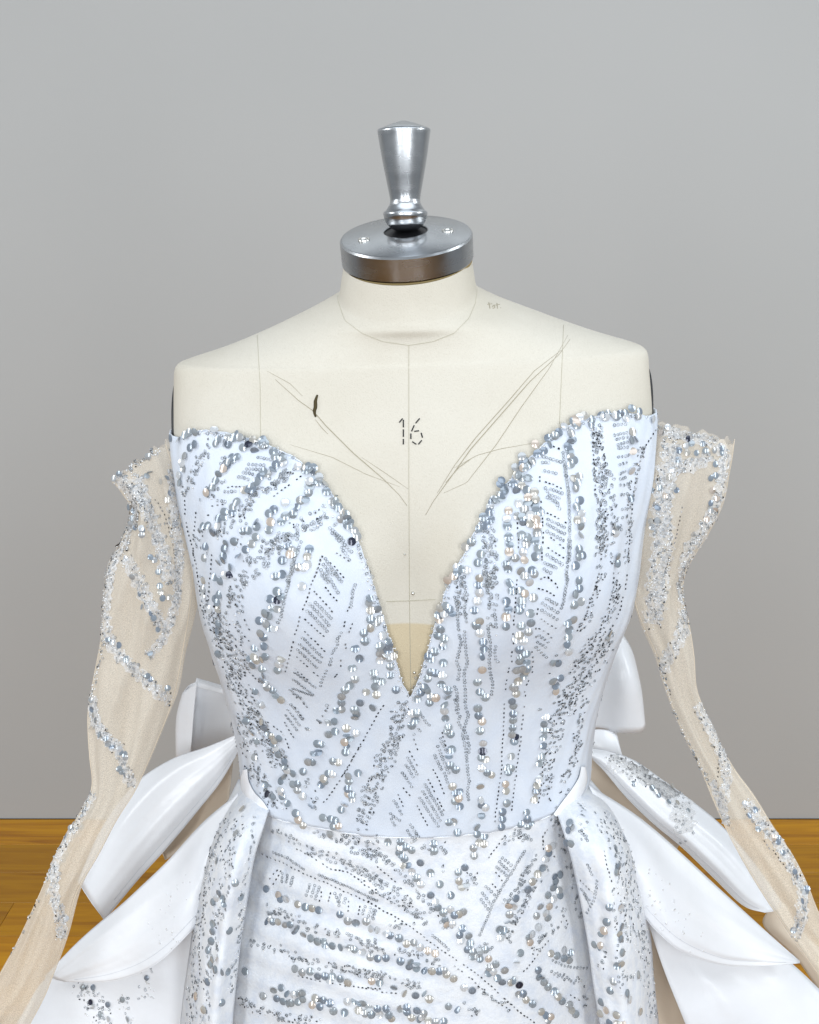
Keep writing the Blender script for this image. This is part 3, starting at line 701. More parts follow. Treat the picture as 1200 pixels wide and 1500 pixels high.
SQ = {
 ('Z3', 'd'): "110,145 185,130 230,85 350,80 575,55 600,145 735,130 690,185 820,215 870,185 905,145 985,195 1015,180 925,245 1085,250 1100,295 1165,300 1110,365 1175,350 395,185 355,215 310,285 290,345 295,395 265,455 265,520 725,300 690,345 655,400 605,450 580,505 550,560 505,610 1000,425 970,470 940,515 895,560 840,590 910,585 1085,405 765,690 735,740 660,780 610,835 605,900 555,960 515,895 1090,760 1050,795 1065,870 1050,940 930,865 940,910 870,945 830,950 935,1000 895,1060 845,1110 780,1160 745,1040 660,1100 650,1165 500,1080 480,1180 1155,865 1190,700 1190,820",
 ('Z4', 'd'): "220,138 325,170 355,155 405,232 360,265 320,270 325,315 315,375 285,430 240,440 205,500 115,465 125,575 175,565 75,620 470,362 525,450 570,500 600,545 595,605 630,610 660,655 715,705 690,800 735,755 165,875 150,910 85,965 320,865 300,930 335,930 305,1000 270,1030 225,1025 85,1085 30,1105 255,1190 30,130 100,50 95,110 25,55",
 ('Z5', 'd'): "345,185 245,145 300,90 415,80 485,30 300,20 305,250 265,305 220,270 255,425 245,490 250,550 245,610 250,680 245,735 110,120 115,300 115,370 115,430 820,130 755,265 805,245 975,345 760,395 700,460 720,540 765,470 655,585 605,650 665,675 735,710 640,795 565,890 650,870 560,960 660,960 580,1000 540,1045 800,980 775,1030 765,1080 630,1070 625,1175 170,550 250,940",
 ('Z6', 'd'): "138,105 735,320 720,255 795,310 735,400 810,400 790,425 730,480 675,520 685,590 600,650 640,740 575,820 600,925 555,975 515,1020 485,1075 485,1130 490,1185 840,540 890,585 815,635 885,665 820,695 815,755 900,735 940,720 910,815 765,865 780,915 835,940 910,890 775,985 700,1030 790,1060 960,1015 645,1130 755,1175 1150,1095 600,1190 445,1190",
 ('Z7', 'd'): "390,20 325,280 355,310 270,305 310,350 265,400 275,490 250,540 310,565 295,635 225,685 165,720 190,745 300,775 230,870 290,885 160,920 280,965 135,995 340,1020 340,1080 70,1095 230,1085 175,1130 305,1145 100,1040 620,40 610,100 620,170 600,240 575,320 590,450 620,445 620,520 650,595 655,655 645,720 640,840 595,950 615,1030 665,1080 600,1180 855,240 870,310 850,375 850,460 880,80 905,150 980,150 985,235 965,315 1085,210 1060,345 980,455 1065,430 1045,510 965,535 1000,580 965,660 1025,695 980,730 1025,765 985,830 1030,830 940,840 1000,885 950,935 910,990 935,1045 910,1160 1055,80 1010,20 1095,5",
 ('Z8', 'd'): "525,60 520,130 490,180 540,245 480,275 478,405 425,430 440,490 430,550 420,615 430,680 360,910 320,980 320,1030 340,780 780,560",
 ('Y1', 'd'): "1118,25 1065,85 1030,115 975,135 985,190 940,243 862,185 745,295 790,335 840,335 770,395 700,465 690,390 805,485 745,480 670,535 745,550 700,595 790,590 855,605 555,540 595,590 565,650 500,675 470,735 410,825 470,845 430,900 375,925 305,1045 250,1085 215,1280 265,1290 150,1335 800,650 865,670 720,705 800,695 860,725 770,760 865,785 820,810 750,820 870,845 760,870 820,880 880,905 880,965 745,985 795,1000 860,1030 785,1060 890,1105 755,1135 860,1175 770,1200 630,770 615,840 620,905 630,1000 640,1065 635,1130 640,1200 690,1185 625,1280 740,1300 770,1340 835,1290 855,1305 815,1395 640,1400 365,1225 390,1150 375,1350 370,1410 1165,245 1175,300 1175,360",
 ('Y2', 'd'): "340,270 350,325 310,385 330,425 340,480 340,540 280,210 350,165 410,130 450,115 520,150 595,125 640,130 660,95 735,125 815,95 865,50 930,80 920,120 920,155 1050,145 1130,200 870,255 870,330 870,425 862,600 405,650 385,700 375,755 415,860 385,915 425,975 430,1035 420,1090 425,1160 405,1285 400,1350 370,1430 725,1085 725,1145 740,1350 735,1410 855,840",
 ('Y3', 'd'): "1090,20 1050,60 1030,115 1025,175 1030,230 970,235 1185,175 1155,240 1140,305 960,335 915,340 1065,395 1030,395 970,420 915,450 1150,435 1100,480 1050,515 1070,545 1060,605 845,535 810,530 825,600 770,695 735,690 950,685 995,695 945,800 910,795 870,835 850,890 1170,785 1090,860 1080,930 1115,975 1055,1070 1025,1110 970,1205 955,1260 925,1325 860,1180 375,30 420,55 450,95 495,145 340,190 270,70 325,335 350,390 390,440 440,505 450,565 475,630 525,685 550,765 600,795 690,775 500,855 600,890 640,940 685,990 360,890 425,1000 375,970 505,995 555,1055 490,940 625,1140 645,1200 690,1250 755,1085 265,650 195,330 240,440 285,510",
 ('Y4', 'd'): "665,260 650,320 620,370 915,310 940,385 960,450 905,245 900,190 940,125 970,580 945,640 960,720 1005,760 975,905 1000,965 1030,1010 1040,1080 985,1215 1020,1310 410,1400 520,1395 810,1410 150,785",
 ('Y5', 'd'): "120,220 125,285 155,335 135,415 165,530 160,595 150,655 185,665 150,745 200,790 140,910 150,1025 185,1095 150,1160 115,1270 115,1330 175,1340 430,200 425,265 425,325 420,390 415,450 435,505 410,640 410,750 385,780 360,885 365,945 370,1055 335,1135 330,1195 325,1265 545,1135 550,1195 555,1255 490,1240 710,295 695,360 700,410 690,470 690,550 670,645 655,700 650,840 630,895 625,955 610,1020 130,1400 170,1415",
 ('Y6', 'd'): "320,320 410,370 470,400 560,440 615,460 665,470 720,480 880,515 940,565 1000,580 1080,565 1110,625 1160,630 355,550 320,570 405,575 500,595 555,620 600,675 655,700 705,725 765,750 820,760 880,770 940,770 990,780 1050,800 1110,845 1165,850 535,935 590,960 650,955 710,990 765,990 820,990 880,1010 940,1040 1120,1025 1180,1035 430,1080 375,1095 475,1120 530,1130 590,1120 400,1155 445,1180 505,1190 560,1180 690,1155 670,1205 725,1220 750,1175 800,1195 830,1255 915,1265 935,1180 990,1175 1050,1195 1100,1220 1020,1245 1070,1275 1120,1285 1165,1235 1180,1280 155,955 295,1140",
 ('Y7', 'd'): "150,70 240,65 280,105 330,130 235,150 275,195 300,245 330,295 365,340 400,390 395,225 475,305 545,390 630,475 475,475 510,525 530,570 570,605 625,585 655,625 690,620 585,665 640,695 715,725 695,780 705,820 765,785 775,840 755,890 795,905 795,940 850,890 890,890 850,960 915,960 920,1025 970,1000 915,1065 950,1060 1040,1050 985,1105 1020,1140 1100,1120 1085,1140 1150,1160 1145,1230 1180,1225 15,725 65,735 165,780 235,800 290,845 345,835 395,875 450,895 510,915 15,950 65,950 135,950 245,975 310,1020 365,1030 425,1045 485,1055 540,1055 595,1080 650,1110 730,1180 790,1200 20,1125 85,1140 195,1180 280,1225 360,1240 425,1220 465,1265 610,1325 675,1345 65,1345 135,1335 90,1380 155,1390 245,1340 295,1365 370,1355 425,1375 330,1405 390,1420 455,1425 510,1440 575,1435 20,1390 495,75 500,135 830,20 885,20 845,75 880,95 800,115 805,170 735,265 685,300 690,365 710,410 1125,500 1105,565 1075,620 1060,680 1030,740 1000,735 1005,800 1160,915 1130,990",
 ('Y8', 'd'): "295,380 270,425 250,460 230,520 200,555 170,605 140,655 68,715 50,765 28,810 340,560 315,605 300,645 265,690 340,690 300,715 275,760 220,765 195,820 255,805 205,890 170,935 155,985 95,1050 75,1115 285,1055 325,1070 370,1035 365,1085 405,1050 400,1100 205,1160 210,1205 240,1235 265,1265 305,1290 330,1325 355,1355 400,1375 415,1410 440,1435 45,1220 90,1250 85,1310 130,1345 168,1370 225,1420 250,1440 285,1450",
 ('Y8', 'dr'): "400,285 410,240 420,370 690,400 700,515 655,765 720,770 645,855 630,910 565,1000 600,1000 730,890 720,965 730,1050 705,1130 725,1120 685,1230 665,1285 830,1190 760,1305 775,1345 640,1410 610,1360 605,1430 705,1440 660,1490 710,1490 840,1420",
 ('W3', 'dl'): "320,20 290,140 280,375 305,445 180,470 205,430 230,455 175,575 175,615 170,662 155,705 195,750 165,775 190,800 240,810 95,930 135,995 195,270 130,1040 210,960 150,860 250,610",
 ('SA', 'sl'): "370,150 375,225 355,245 430,265 460,320 455,350 300,400 295,432 335,478 340,510 240,470 520,465 235,560 265,620 390,625 410,680 295,700 420,745 425,775 425,800 460,795 330,780 345,840 385,890 405,940 370,1050 200,1000 235,1015 265,1080 360,1155 375,1170 400,1200 450,1210 205,225 100,1250 115,1310 130,1360 125,1390 150,1425 180,1465 230,1490 215,250 285,385",
 ('SB', 'sl'): "375,180 385,240 395,290 410,320 430,335 480,380 505,400 510,415 480,460 510,490 345,585 300,660 280,690 270,740 230,790 215,830 140,950 70,1075 265,1070 130,960 185,880 250,760",
 ('SC', 'sr'): "330,105 380,65 435,160 460,150 510,150 405,180 440,190 475,190 525,180 555,180 400,220 370,265 360,300 290,355 320,345 345,375 380,340 310,430 285,490 310,485 290,515 560,240 540,300 560,290 545,355 565,360 570,390 540,410 540,440 525,480 590,170 445,130",
 ('SD', 'sr'): "730,690 760,715 745,735 790,770 805,800 830,815 850,830 910,940 920,960 940,1020 935,1050 940,1080 920,1140 905,1155 865,870 955,1000",
 ('SD', 'wr'): "320,620 400,650 460,630 520,720 500,655 380,600 480,690 440,610",
 ('SB', 'wl3'): "380,1350 440,1420 410,1460 440,1480 500,1400 340,1350 370,1410 520,1480 600,1310",
}
big = []; seen = []
for (t, tg), txt in SQ.items():
    for tok in txt.split():
        x, y = map(float, tok.split(',')); ox, oy, s = TILES[t]; x = ox+x/s; y = oy+y/s
        if any(abs(x-a)+abs(y-b) < 6.0 and g == tg for a, b, g in seen): continue
        seen.append((x, y, tg)); h = TG[tg](x, y)
        if h: big.append((x, y, tg, h))
MAXSEQ = 300
order = [k for k in range(len(big)) if big[k][2] in ('d', 'dl', 'dr')]
order.sort(key=lambda k: -abs(float(np.dot(big[k][3][1], (CAM-big[k][3][0])/np.linalg.norm(CAM-big[k][3][0])))))
single = set(order[:MAXSEQ])
for k, (x, y, tg, h) in enumerate(big):
    p, n, par = h
    edge = random.random()
    lean = np.clip((.22-n[2])/.3, 0, 1)*.75; n = n+lean*np.array([0, -.8, .6]); n = n/np.linalg.norm(n)
    n = tilted(n, 11 if edge < .74 else 34)
    sc = random.uniform(.93, 1.06)*(1. if tg in ('d', 'dr', 'dl') else .82)
    flip = -1 if random.random() < .10 else 1
    p = p+h[1]*(.0010+.0011*random.random())
    if k in single:
        o = bpy.data.objects.new('sequin', seq_me); COL.objects.link(o); o.parent = par
        a, b, c = frame(n)
        mtx = Matrix((a*sc, b*sc, c*sc*flip)).transposed().to_4x4(); mtx.translation = Vector(p); o.matrix_local = mtx
    else:
        V = sv*SEQ_R*sc; V = V*np.array([1, 1, flip]); put('sequins', V, sf, p, n, par)
    if random.random() < .18:
        an_ = random.uniform(0, 6.28); h2 = TG[tg](x+7*math.cos(an_), y+7*math.sin(an_))
        if h2: put('sequins', sv*SEQ_R*sc*.97, sf, h2[0]+h2[1]*.0012, tilted(n, 20), h2[2])
# a dense beaded edge all along the neckline
for x, y in polyline(NECK, 5.0):
    for _ in range(2):
        h = TG['d'](x+random.gauss(0, 2.5), y+random.uniform(0, 5))
        if h:
            r_ = random.random()
            if r_ < .10 and not 520 < x < 660: put('sequins', sv*SEQ_R, sf, h[0]+h[1]*.002, tilted(h[1], 38), h[2])
            elif r_ < .7: crystal(h, .8)
            else: ring(h, 30)

# --- chains of ring sequins
for t, pts in [
 ('Z4', [(245, 800), (210, 890), (180, 1000), (140, 1120), (130, 1190)]), ('Z4', [(222, 880), (160, 1000), (175, 1060), (130, 1140)]), ('Z5', [(920, 30), (900, 130), (870, 260), (855, 350), (830, 420), (790, 620), (765, 670)]), ('Z5', [(890, 160), (885, 220), (860, 270)]),
 ('Z7', [(400, 210), (425, 300), (430, 490)]), ('Z7', [(490, 130), (510, 200), (480, 310), (500, 420)]), ('Z7', [(440, 540), (455, 600), (440, 680), (410, 770), (440, 830), (430, 930)]), ('Z7', [(485, 510), (490, 600), (495, 680), (510, 780), (480, 880), (485, 940), (490, 1100)]),
 ('Z7', [(400, 990), (420, 1050), (410, 1130), (430, 1190)]), ('Z7', [(745, 320), (765, 470)]), ('Z7', [(690, 460), (705, 570), (715, 640), (700, 790), (715, 900), (735, 960), (720, 1060)]), ('Z7', [(755, 640), (755, 750), (775, 770)]),
 ('Y4', [(1000, 150), (1025, 130), (1010, 240), (1045, 300), (1030, 350), (1090, 430), (1110, 490), (1125, 560), (1120, 610)]), ('Y4', [(1085, 170), (1100, 240), (1120, 290), (1095, 350), (1065, 460), (1090, 560), (1100, 640), (1110, 770), (1125, 870), (1110, 940), (1120, 1030)]),
 ('Y1', [(1110, 260), (1130, 440), (1150, 560), (1160, 700), (1165, 850), (1170, 950), (1155, 1100), (1150, 1220), (1140, 1290), (1140, 1400)]), ('Y1', [(1128, 380), (1145, 520), (1165, 690)]), ('Y1', [(1172, 1040), (1165, 1200)]),
 ('Z8', [(415, 0), (430, 50), (410, 120), (395, 250), (370, 300)]),
 ('Z6', [(480, 520), (440, 580), (450, 620), (400, 700)]), ('Z6', [(395, 740), (380, 800)]), ('Z6', [(350, 850), (340, 880), (315, 925), (300, 985)]), ('Z6', [(600, 100), (580, 150), (565, 290)]),
 ('Y4', [(700, 280), (735, 330), (770, 370)]), ('Y6', [(370, 45), (480, 90), (600, 170)]), ('Y6', [(720, 215), (830, 260), (950, 310), (1050, 360), (1160, 410)]), ('Y7', [(490, 780), (550, 830), (610, 890)]),
 ('Y7', [(1190, 140), (1100, 290), (1010, 430), (960, 520), (910, 640), (850, 780)]), ('Y8', [(300, 1100), (360, 1130), (430, 1145), (510, 1150)]), ('Y7', [(0, 490), (60, 520)])]: chain(t, pts)
chain('Y8', [(580, 600), (560, 720), (515, 800)], 'dr')
# --- short parallel chains
rungs('Y1', [((940, 300), (1020, 320)), ((930, 345), (980, 350)), ((1060, 330), (1085, 340)), ((950, 420), (1050, 440)), ((1000, 580), (1100, 615)), ((990, 630), (1070, 655)), ((970, 650), (1060, 700)), ((955, 570), (975, 600)), ((1040, 690), (1080, 750)), ((980, 845), (1120, 915)), ((970, 890), (1115, 970)), ((970, 950), (1110, 1030)), ((970, 1155), (1100, 1240)), ((950, 1230), (1050, 1270)), ((940, 1280), (1000, 1310))])
rungs('Z8', [((245, 220), (335, 270)), ((205, 260), (340, 340)), ((200, 320), (335, 400)), ((180, 545), (255, 600)), ((165, 600), (235, 650)), ((150, 645), (240, 735))])
rungs('Z4', [((500, 680), (600, 770)), ((520, 730), (620, 790)), ((560, 770), (690, 890)), ((600, 850), (670, 960)), ((460, 950), (560, 1100)), ((440, 1000), (520, 1090)), ((420, 1050), (480, 1150)), ((520, 1040), (600, 1150))])
rungs('Z6', [((250, 250), (390, 390)), ((205, 265), (370, 450)), ((185, 330), (355, 500)), ((140, 565), (310, 730)), ((115, 620), (290, 775)), ((100, 670), (265, 825)), ((75, 870), (250, 1000)), ((60, 930), (230, 1060)), ((310, 20), (360, 70)), ((350, 0), (450, 170)), ((30, 1020), (120, 1090))])
rungs('Y3', [((555, 240), (650, 370)), ((535, 290), (630, 415)), ((580, 190), (680, 320)), ((600, 50), (760, 110))])
rungs('Y4', [((585, 655), (665, 800)), ((570, 720), (630, 825)), ((540, 790), (620, 910)), ((870, 490), (930, 610)), ((850, 560), (945, 790)), ((820, 640), (880, 760)), ((905, 790), (935, 875)), ((735, 890), (890, 1160)), ((720, 955), (870, 1210)), ((690, 1010), (850, 1260)), ((465, 1035), (530, 1150)), ((435, 1150), (510, 1210)), ((440, 1200), (470, 1250)), ((605, 1245), (680, 1350)), ((580, 1295), (625, 1360))])
rungs('Y6', [((440, 210), (435, 270)), ((480, 220), (470, 270)), ((520, 235), (500, 300)), ((650, 290), (620, 370)), ((685, 300), (660, 380)), ((720, 310), (690, 400)), ((840, 360), (860, 420)), ((880, 370), (870, 450)), ((920, 400), (910, 430)), ((1070, 460), (1050, 510)), ((1110, 470), (1095, 530)), ((1150, 490), (1130, 550))])
rungs('Y7', [((1000, 220), (1070, 290)), ((1020, 190), (1090, 245)), ((980, 260), (1050, 320)), ((895, 410), (960, 470)), ((870, 460), (930, 540)), ((860, 510), (910, 580)), ((40, 590), (30, 640))])
rungs('Y8', [((60, 300), (110, 345)), ((80, 285), (130, 330)), ((290, 1170), (330, 1200)), ((330, 1180), (370, 1220)), ((370, 1190), (410, 1230))])
rungs('Y2', [((720, 195), (815, 190)), ((725, 285), (825, 260)), ((735, 320), (830, 305)), ((750, 370), (830, 345)), ((755, 400), (830, 390)), ((755, 480), (840, 460)), ((765, 545), (825, 525)), ((770, 625), (810, 605)), ((770, 670), (815, 655)), ((770, 725), (830, 715)), ((780, 810), (830, 800)), ((785, 940), (815, 930)), ((790, 1010), (825, 1000))])
rungs('Z3', [((870, 360), (1000, 370)), ((850, 400), (960, 410)), ((820, 430), (900, 450)), ((780, 470), (860, 490)), ((950, 300), (1060, 320)), ((660, 600), (750, 600)), ((600, 680), (660, 690))])
rungs('Y8', [((520, 500), (545, 560)), ((480, 650), (530, 720)), ((500, 690), (525, 740)), ((460, 120), (500, 160)), ((470, 290), (520, 350))], 'dr')
# --- lines of black bugle beads
for t, pts in [
 ('Z5', [(1150, 90), (1075, 290), (1020, 460), (960, 610), (920, 760), (890, 870), (860, 990), (830, 1100)]), ('Z6', [(240, 155), (400, 330)]), ('Z6', [(165, 405), (350, 575)]), ('Z6', [(160, 515), (330, 680)]), ('Z6', [(95, 735), (270, 895)]), ('Z6', [(80, 840), (180, 930)]), ('Z6', [(340, 125), (435, 235)]), ('Z6', [(60, 1060), (180, 1170)]),
 ('Z6', [(545, 300), (535, 325)]), ('Z6', [(625, 290), (590, 320)]), ('Z6', [(512, 425), (505, 455)]), ('Z6', [(577, 440), (550, 515)]), ('Z6', [(520, 625), (515, 655)]), ('Z6', [(475, 765), (475, 805)]), ('Z6', [(440, 885), (425, 905)]),
 ('Z4', [(480, 960), (620, 1110)]), ('Z4', [(560, 900), (660, 970)]), ('Z4', [(430, 930), (390, 1050), (355, 1130)]), ('Z4', [(240, 230), (120, 320), (10, 400)]),
 ('Y1', [(1030, 205), (1070, 220)]), ('Y1', [(955, 515), (1090, 570)]), ('Y1', [(970, 790), (1130, 870)]), ('Y1', [(1000, 1005), (1110, 1090)]), ('Y1', [(980, 1100), (1110, 1180)]), ('Y1', [(910, 1365), (970, 1350), (1040, 1400)]), ('Y1', [(905, 440), (905, 510)]), ('Y1', [(915, 690), (920, 780)]), ('Y1', [(930, 840), (930, 900)]), ('Y1', [(935, 960), (935, 1050)]), ('Y1', [(925, 1140), (925, 1200)]), ('Y1', [(695, 760), (705, 880)]), ('Y1', [(710, 920), (710, 970)]), ('Y1', [(720, 1020), (715, 1090)]),
 ('Z7', [(945, 60), (940, 190), (930, 270), (925, 360), (915, 450)]), ('Z7', [(912, 530), (910, 610)]), ('Z7', [(897, 690), (897, 770)]), ('Z7', [(875, 830), (860, 900), (845, 1010)]), ('Z7', [(1125, 315), (1122, 390)]), ('Z7', [(1115, 480), (1112, 555)]), ('Z7', [(1080, 690), (1085, 780), (1075, 860)]), ('Z7', [(1045, 940), (1010, 1040), (1015, 1070)]),
 ('Z8', [(190, 45), (240, 32), (320, 80), (335, 120)]), ('Z8', [(175, 135), (260, 160), (310, 190)]), ('Z8', [(200, 400), (320, 480)]), ('Z8', [(180, 485), (250, 520), (310, 590)]),
 ('Z8', [(700, 0), (660, 150), (620, 280), (560, 430), (510, 500)]), ('Z8', [(830, 0), (830, 130), (780, 320), (700, 520), (560, 740), (450, 870)]), ('Z8', [(950, 20), (920, 180), (870, 380), (800, 490)]), ('Z8', [(860, 60), (850, 250), (760, 420)]), ('Z8', [(750, 690), (640, 840), (570, 940), (530, 1010), (490, 1080), (450, 1160)]),
 ('Y2', [(1080, 240), (960, 430), (900, 700), (870, 950), (850, 1200), (840, 1440)]), ('Y2', [(190, 385), (230, 405)]), ('Y2', [(535, 200), (530, 400), (545, 600), (550, 800)]),
 ('Z3', [(310, 640), (310, 760), (320, 890), (350, 1000), (380, 1100), (390, 1180)]), ('Z3', [(405, 790), (390, 950), (385, 1020)]), ('Z3', [(690, 560), (790, 555)]), ('Z3', [(550, 725), (640, 715)]), ('Z3', [(510, 805), (575, 795)]),
 ('Z5', [(20, 40), (45, 150), (55, 235), (90, 430)]), ('Z5', [(185, 80), (175, 230), (160, 360), (155, 520)]), ('Z5', [(475, 650), (515, 730)]), ('Z5', [(450, 760), (510, 830)]), ('Z5', [(460, 960), (490, 1080), (600, 1190)]),
 ('Y3', [(100, 0), (200, 150), (300, 260), (360, 480), (440, 640), (560, 850)]), ('Y3', [(210, 20), (240, 90)]), ('Y3', [(520, 350), (600, 475)]), ('Y3', [(430, 380), (500, 430), (565, 565)]), ('Y3', [(620, 220), (690, 310)]), ('Y3', [(660, 140), (720, 210)]), ('Y3', [(1190, 555), (1125, 660), (1065, 770), (1010, 850), (945, 950), (870, 1050)]), ('Y3', [(730, 980), (780, 1060)]),
 ('Y4', [(370, 200), (300, 310), (240, 430), (195, 510), (140, 590), (90, 690), (40, 770), (15, 810)]), ('Y4', [(640, 500), (670, 580)]), ('Y4', [(605, 605), (660, 720)]), ('Y4', [(550, 930), (600, 990)]), ('Y4', [(500, 985), (540, 1080)]), ('Y4', [(765, 850), (900, 1115)]), ('Y4', [(810, 760), (920, 1000)]), ('Y4', [(885, 440), (915, 545)]), ('Y4', [(670, 1085), (755, 1250)]),
 ('Y5', [(350, 150), (350, 350), (340, 490), (330, 610), (330, 780), (305, 920), (290, 1040), (270, 1215)]), ('Y5', [(525, 210), (505, 390), (490, 560), (465, 700), (450, 850), (430, 990), (415, 1120)]), ('Y5', [(720, 550), (690, 740), (675, 900), (655, 1050)]), ('Y5', [(725, 1290), (695, 1340), (690, 1420)]),
 ('Y6', [(290, 60), (450, 130), (620, 210), (800, 290), (1000, 380), (1180, 470)]), ('Y6', [(550, 20), (680, 90), (820, 180), (930, 190), (1040, 270), (1180, 370)]), ('Y6', [(395, 185), (345, 245)]), ('Y6', [(430, 190), (370, 285)]), ('Y6', [(740, 350), (725, 410)]), ('Y6', [(805, 360), (790, 415)]), ('Y6', [(945, 425), (940, 490)]), ('Y6', [(1030, 460), (1020, 515)]), ('Y6', [(560, 990), (700, 1020), (850, 1050), (1000, 1075), (1180, 1090)]),
 ('Y7', [(70, 260), (210, 375), (320, 500)]), ('Y7', [(0, 520), (100, 590), (200, 640), (330, 720), (450, 820), (580, 910), (700, 990), (830, 1080), (950, 1180), (1050, 1280), (1190, 1400)]), ('Y7', [(30, 440), (100, 480), (200, 540)]), ('Y7', [(975, 300), (1020, 360)]), ('Y7', [(930, 370), (985, 440)]), ('Y7', [(1040, 20), (920, 190)]), ('Y7', [(660, 1020), (780, 1110), (900, 1230), (1010, 1310), (1080, 1350)]), ('Y7', [(0, 1180), (120, 1220), (210, 1225)]),
 ('Y8', [(240, 330), (240, 400)]), ('Y8', [(270, 980), (190, 1080), (120, 1170)]), ('Y8', [(0, 1340), (100, 1430), (180, 1490)]), ('Y8', [(410, 1320), (460, 1350)])]: dots(t, pts)
dots('Y8', [(620, 420), (640, 520), (665, 600)], 'dr'); dots('Y8', [(475, 600), (550, 670)], 'dr'); dots('W3', [(135, 380), (130, 480), (110, 650), (110, 820)], 'dl'); dots('W3', [(215, 200), (240, 330)], 'dl')
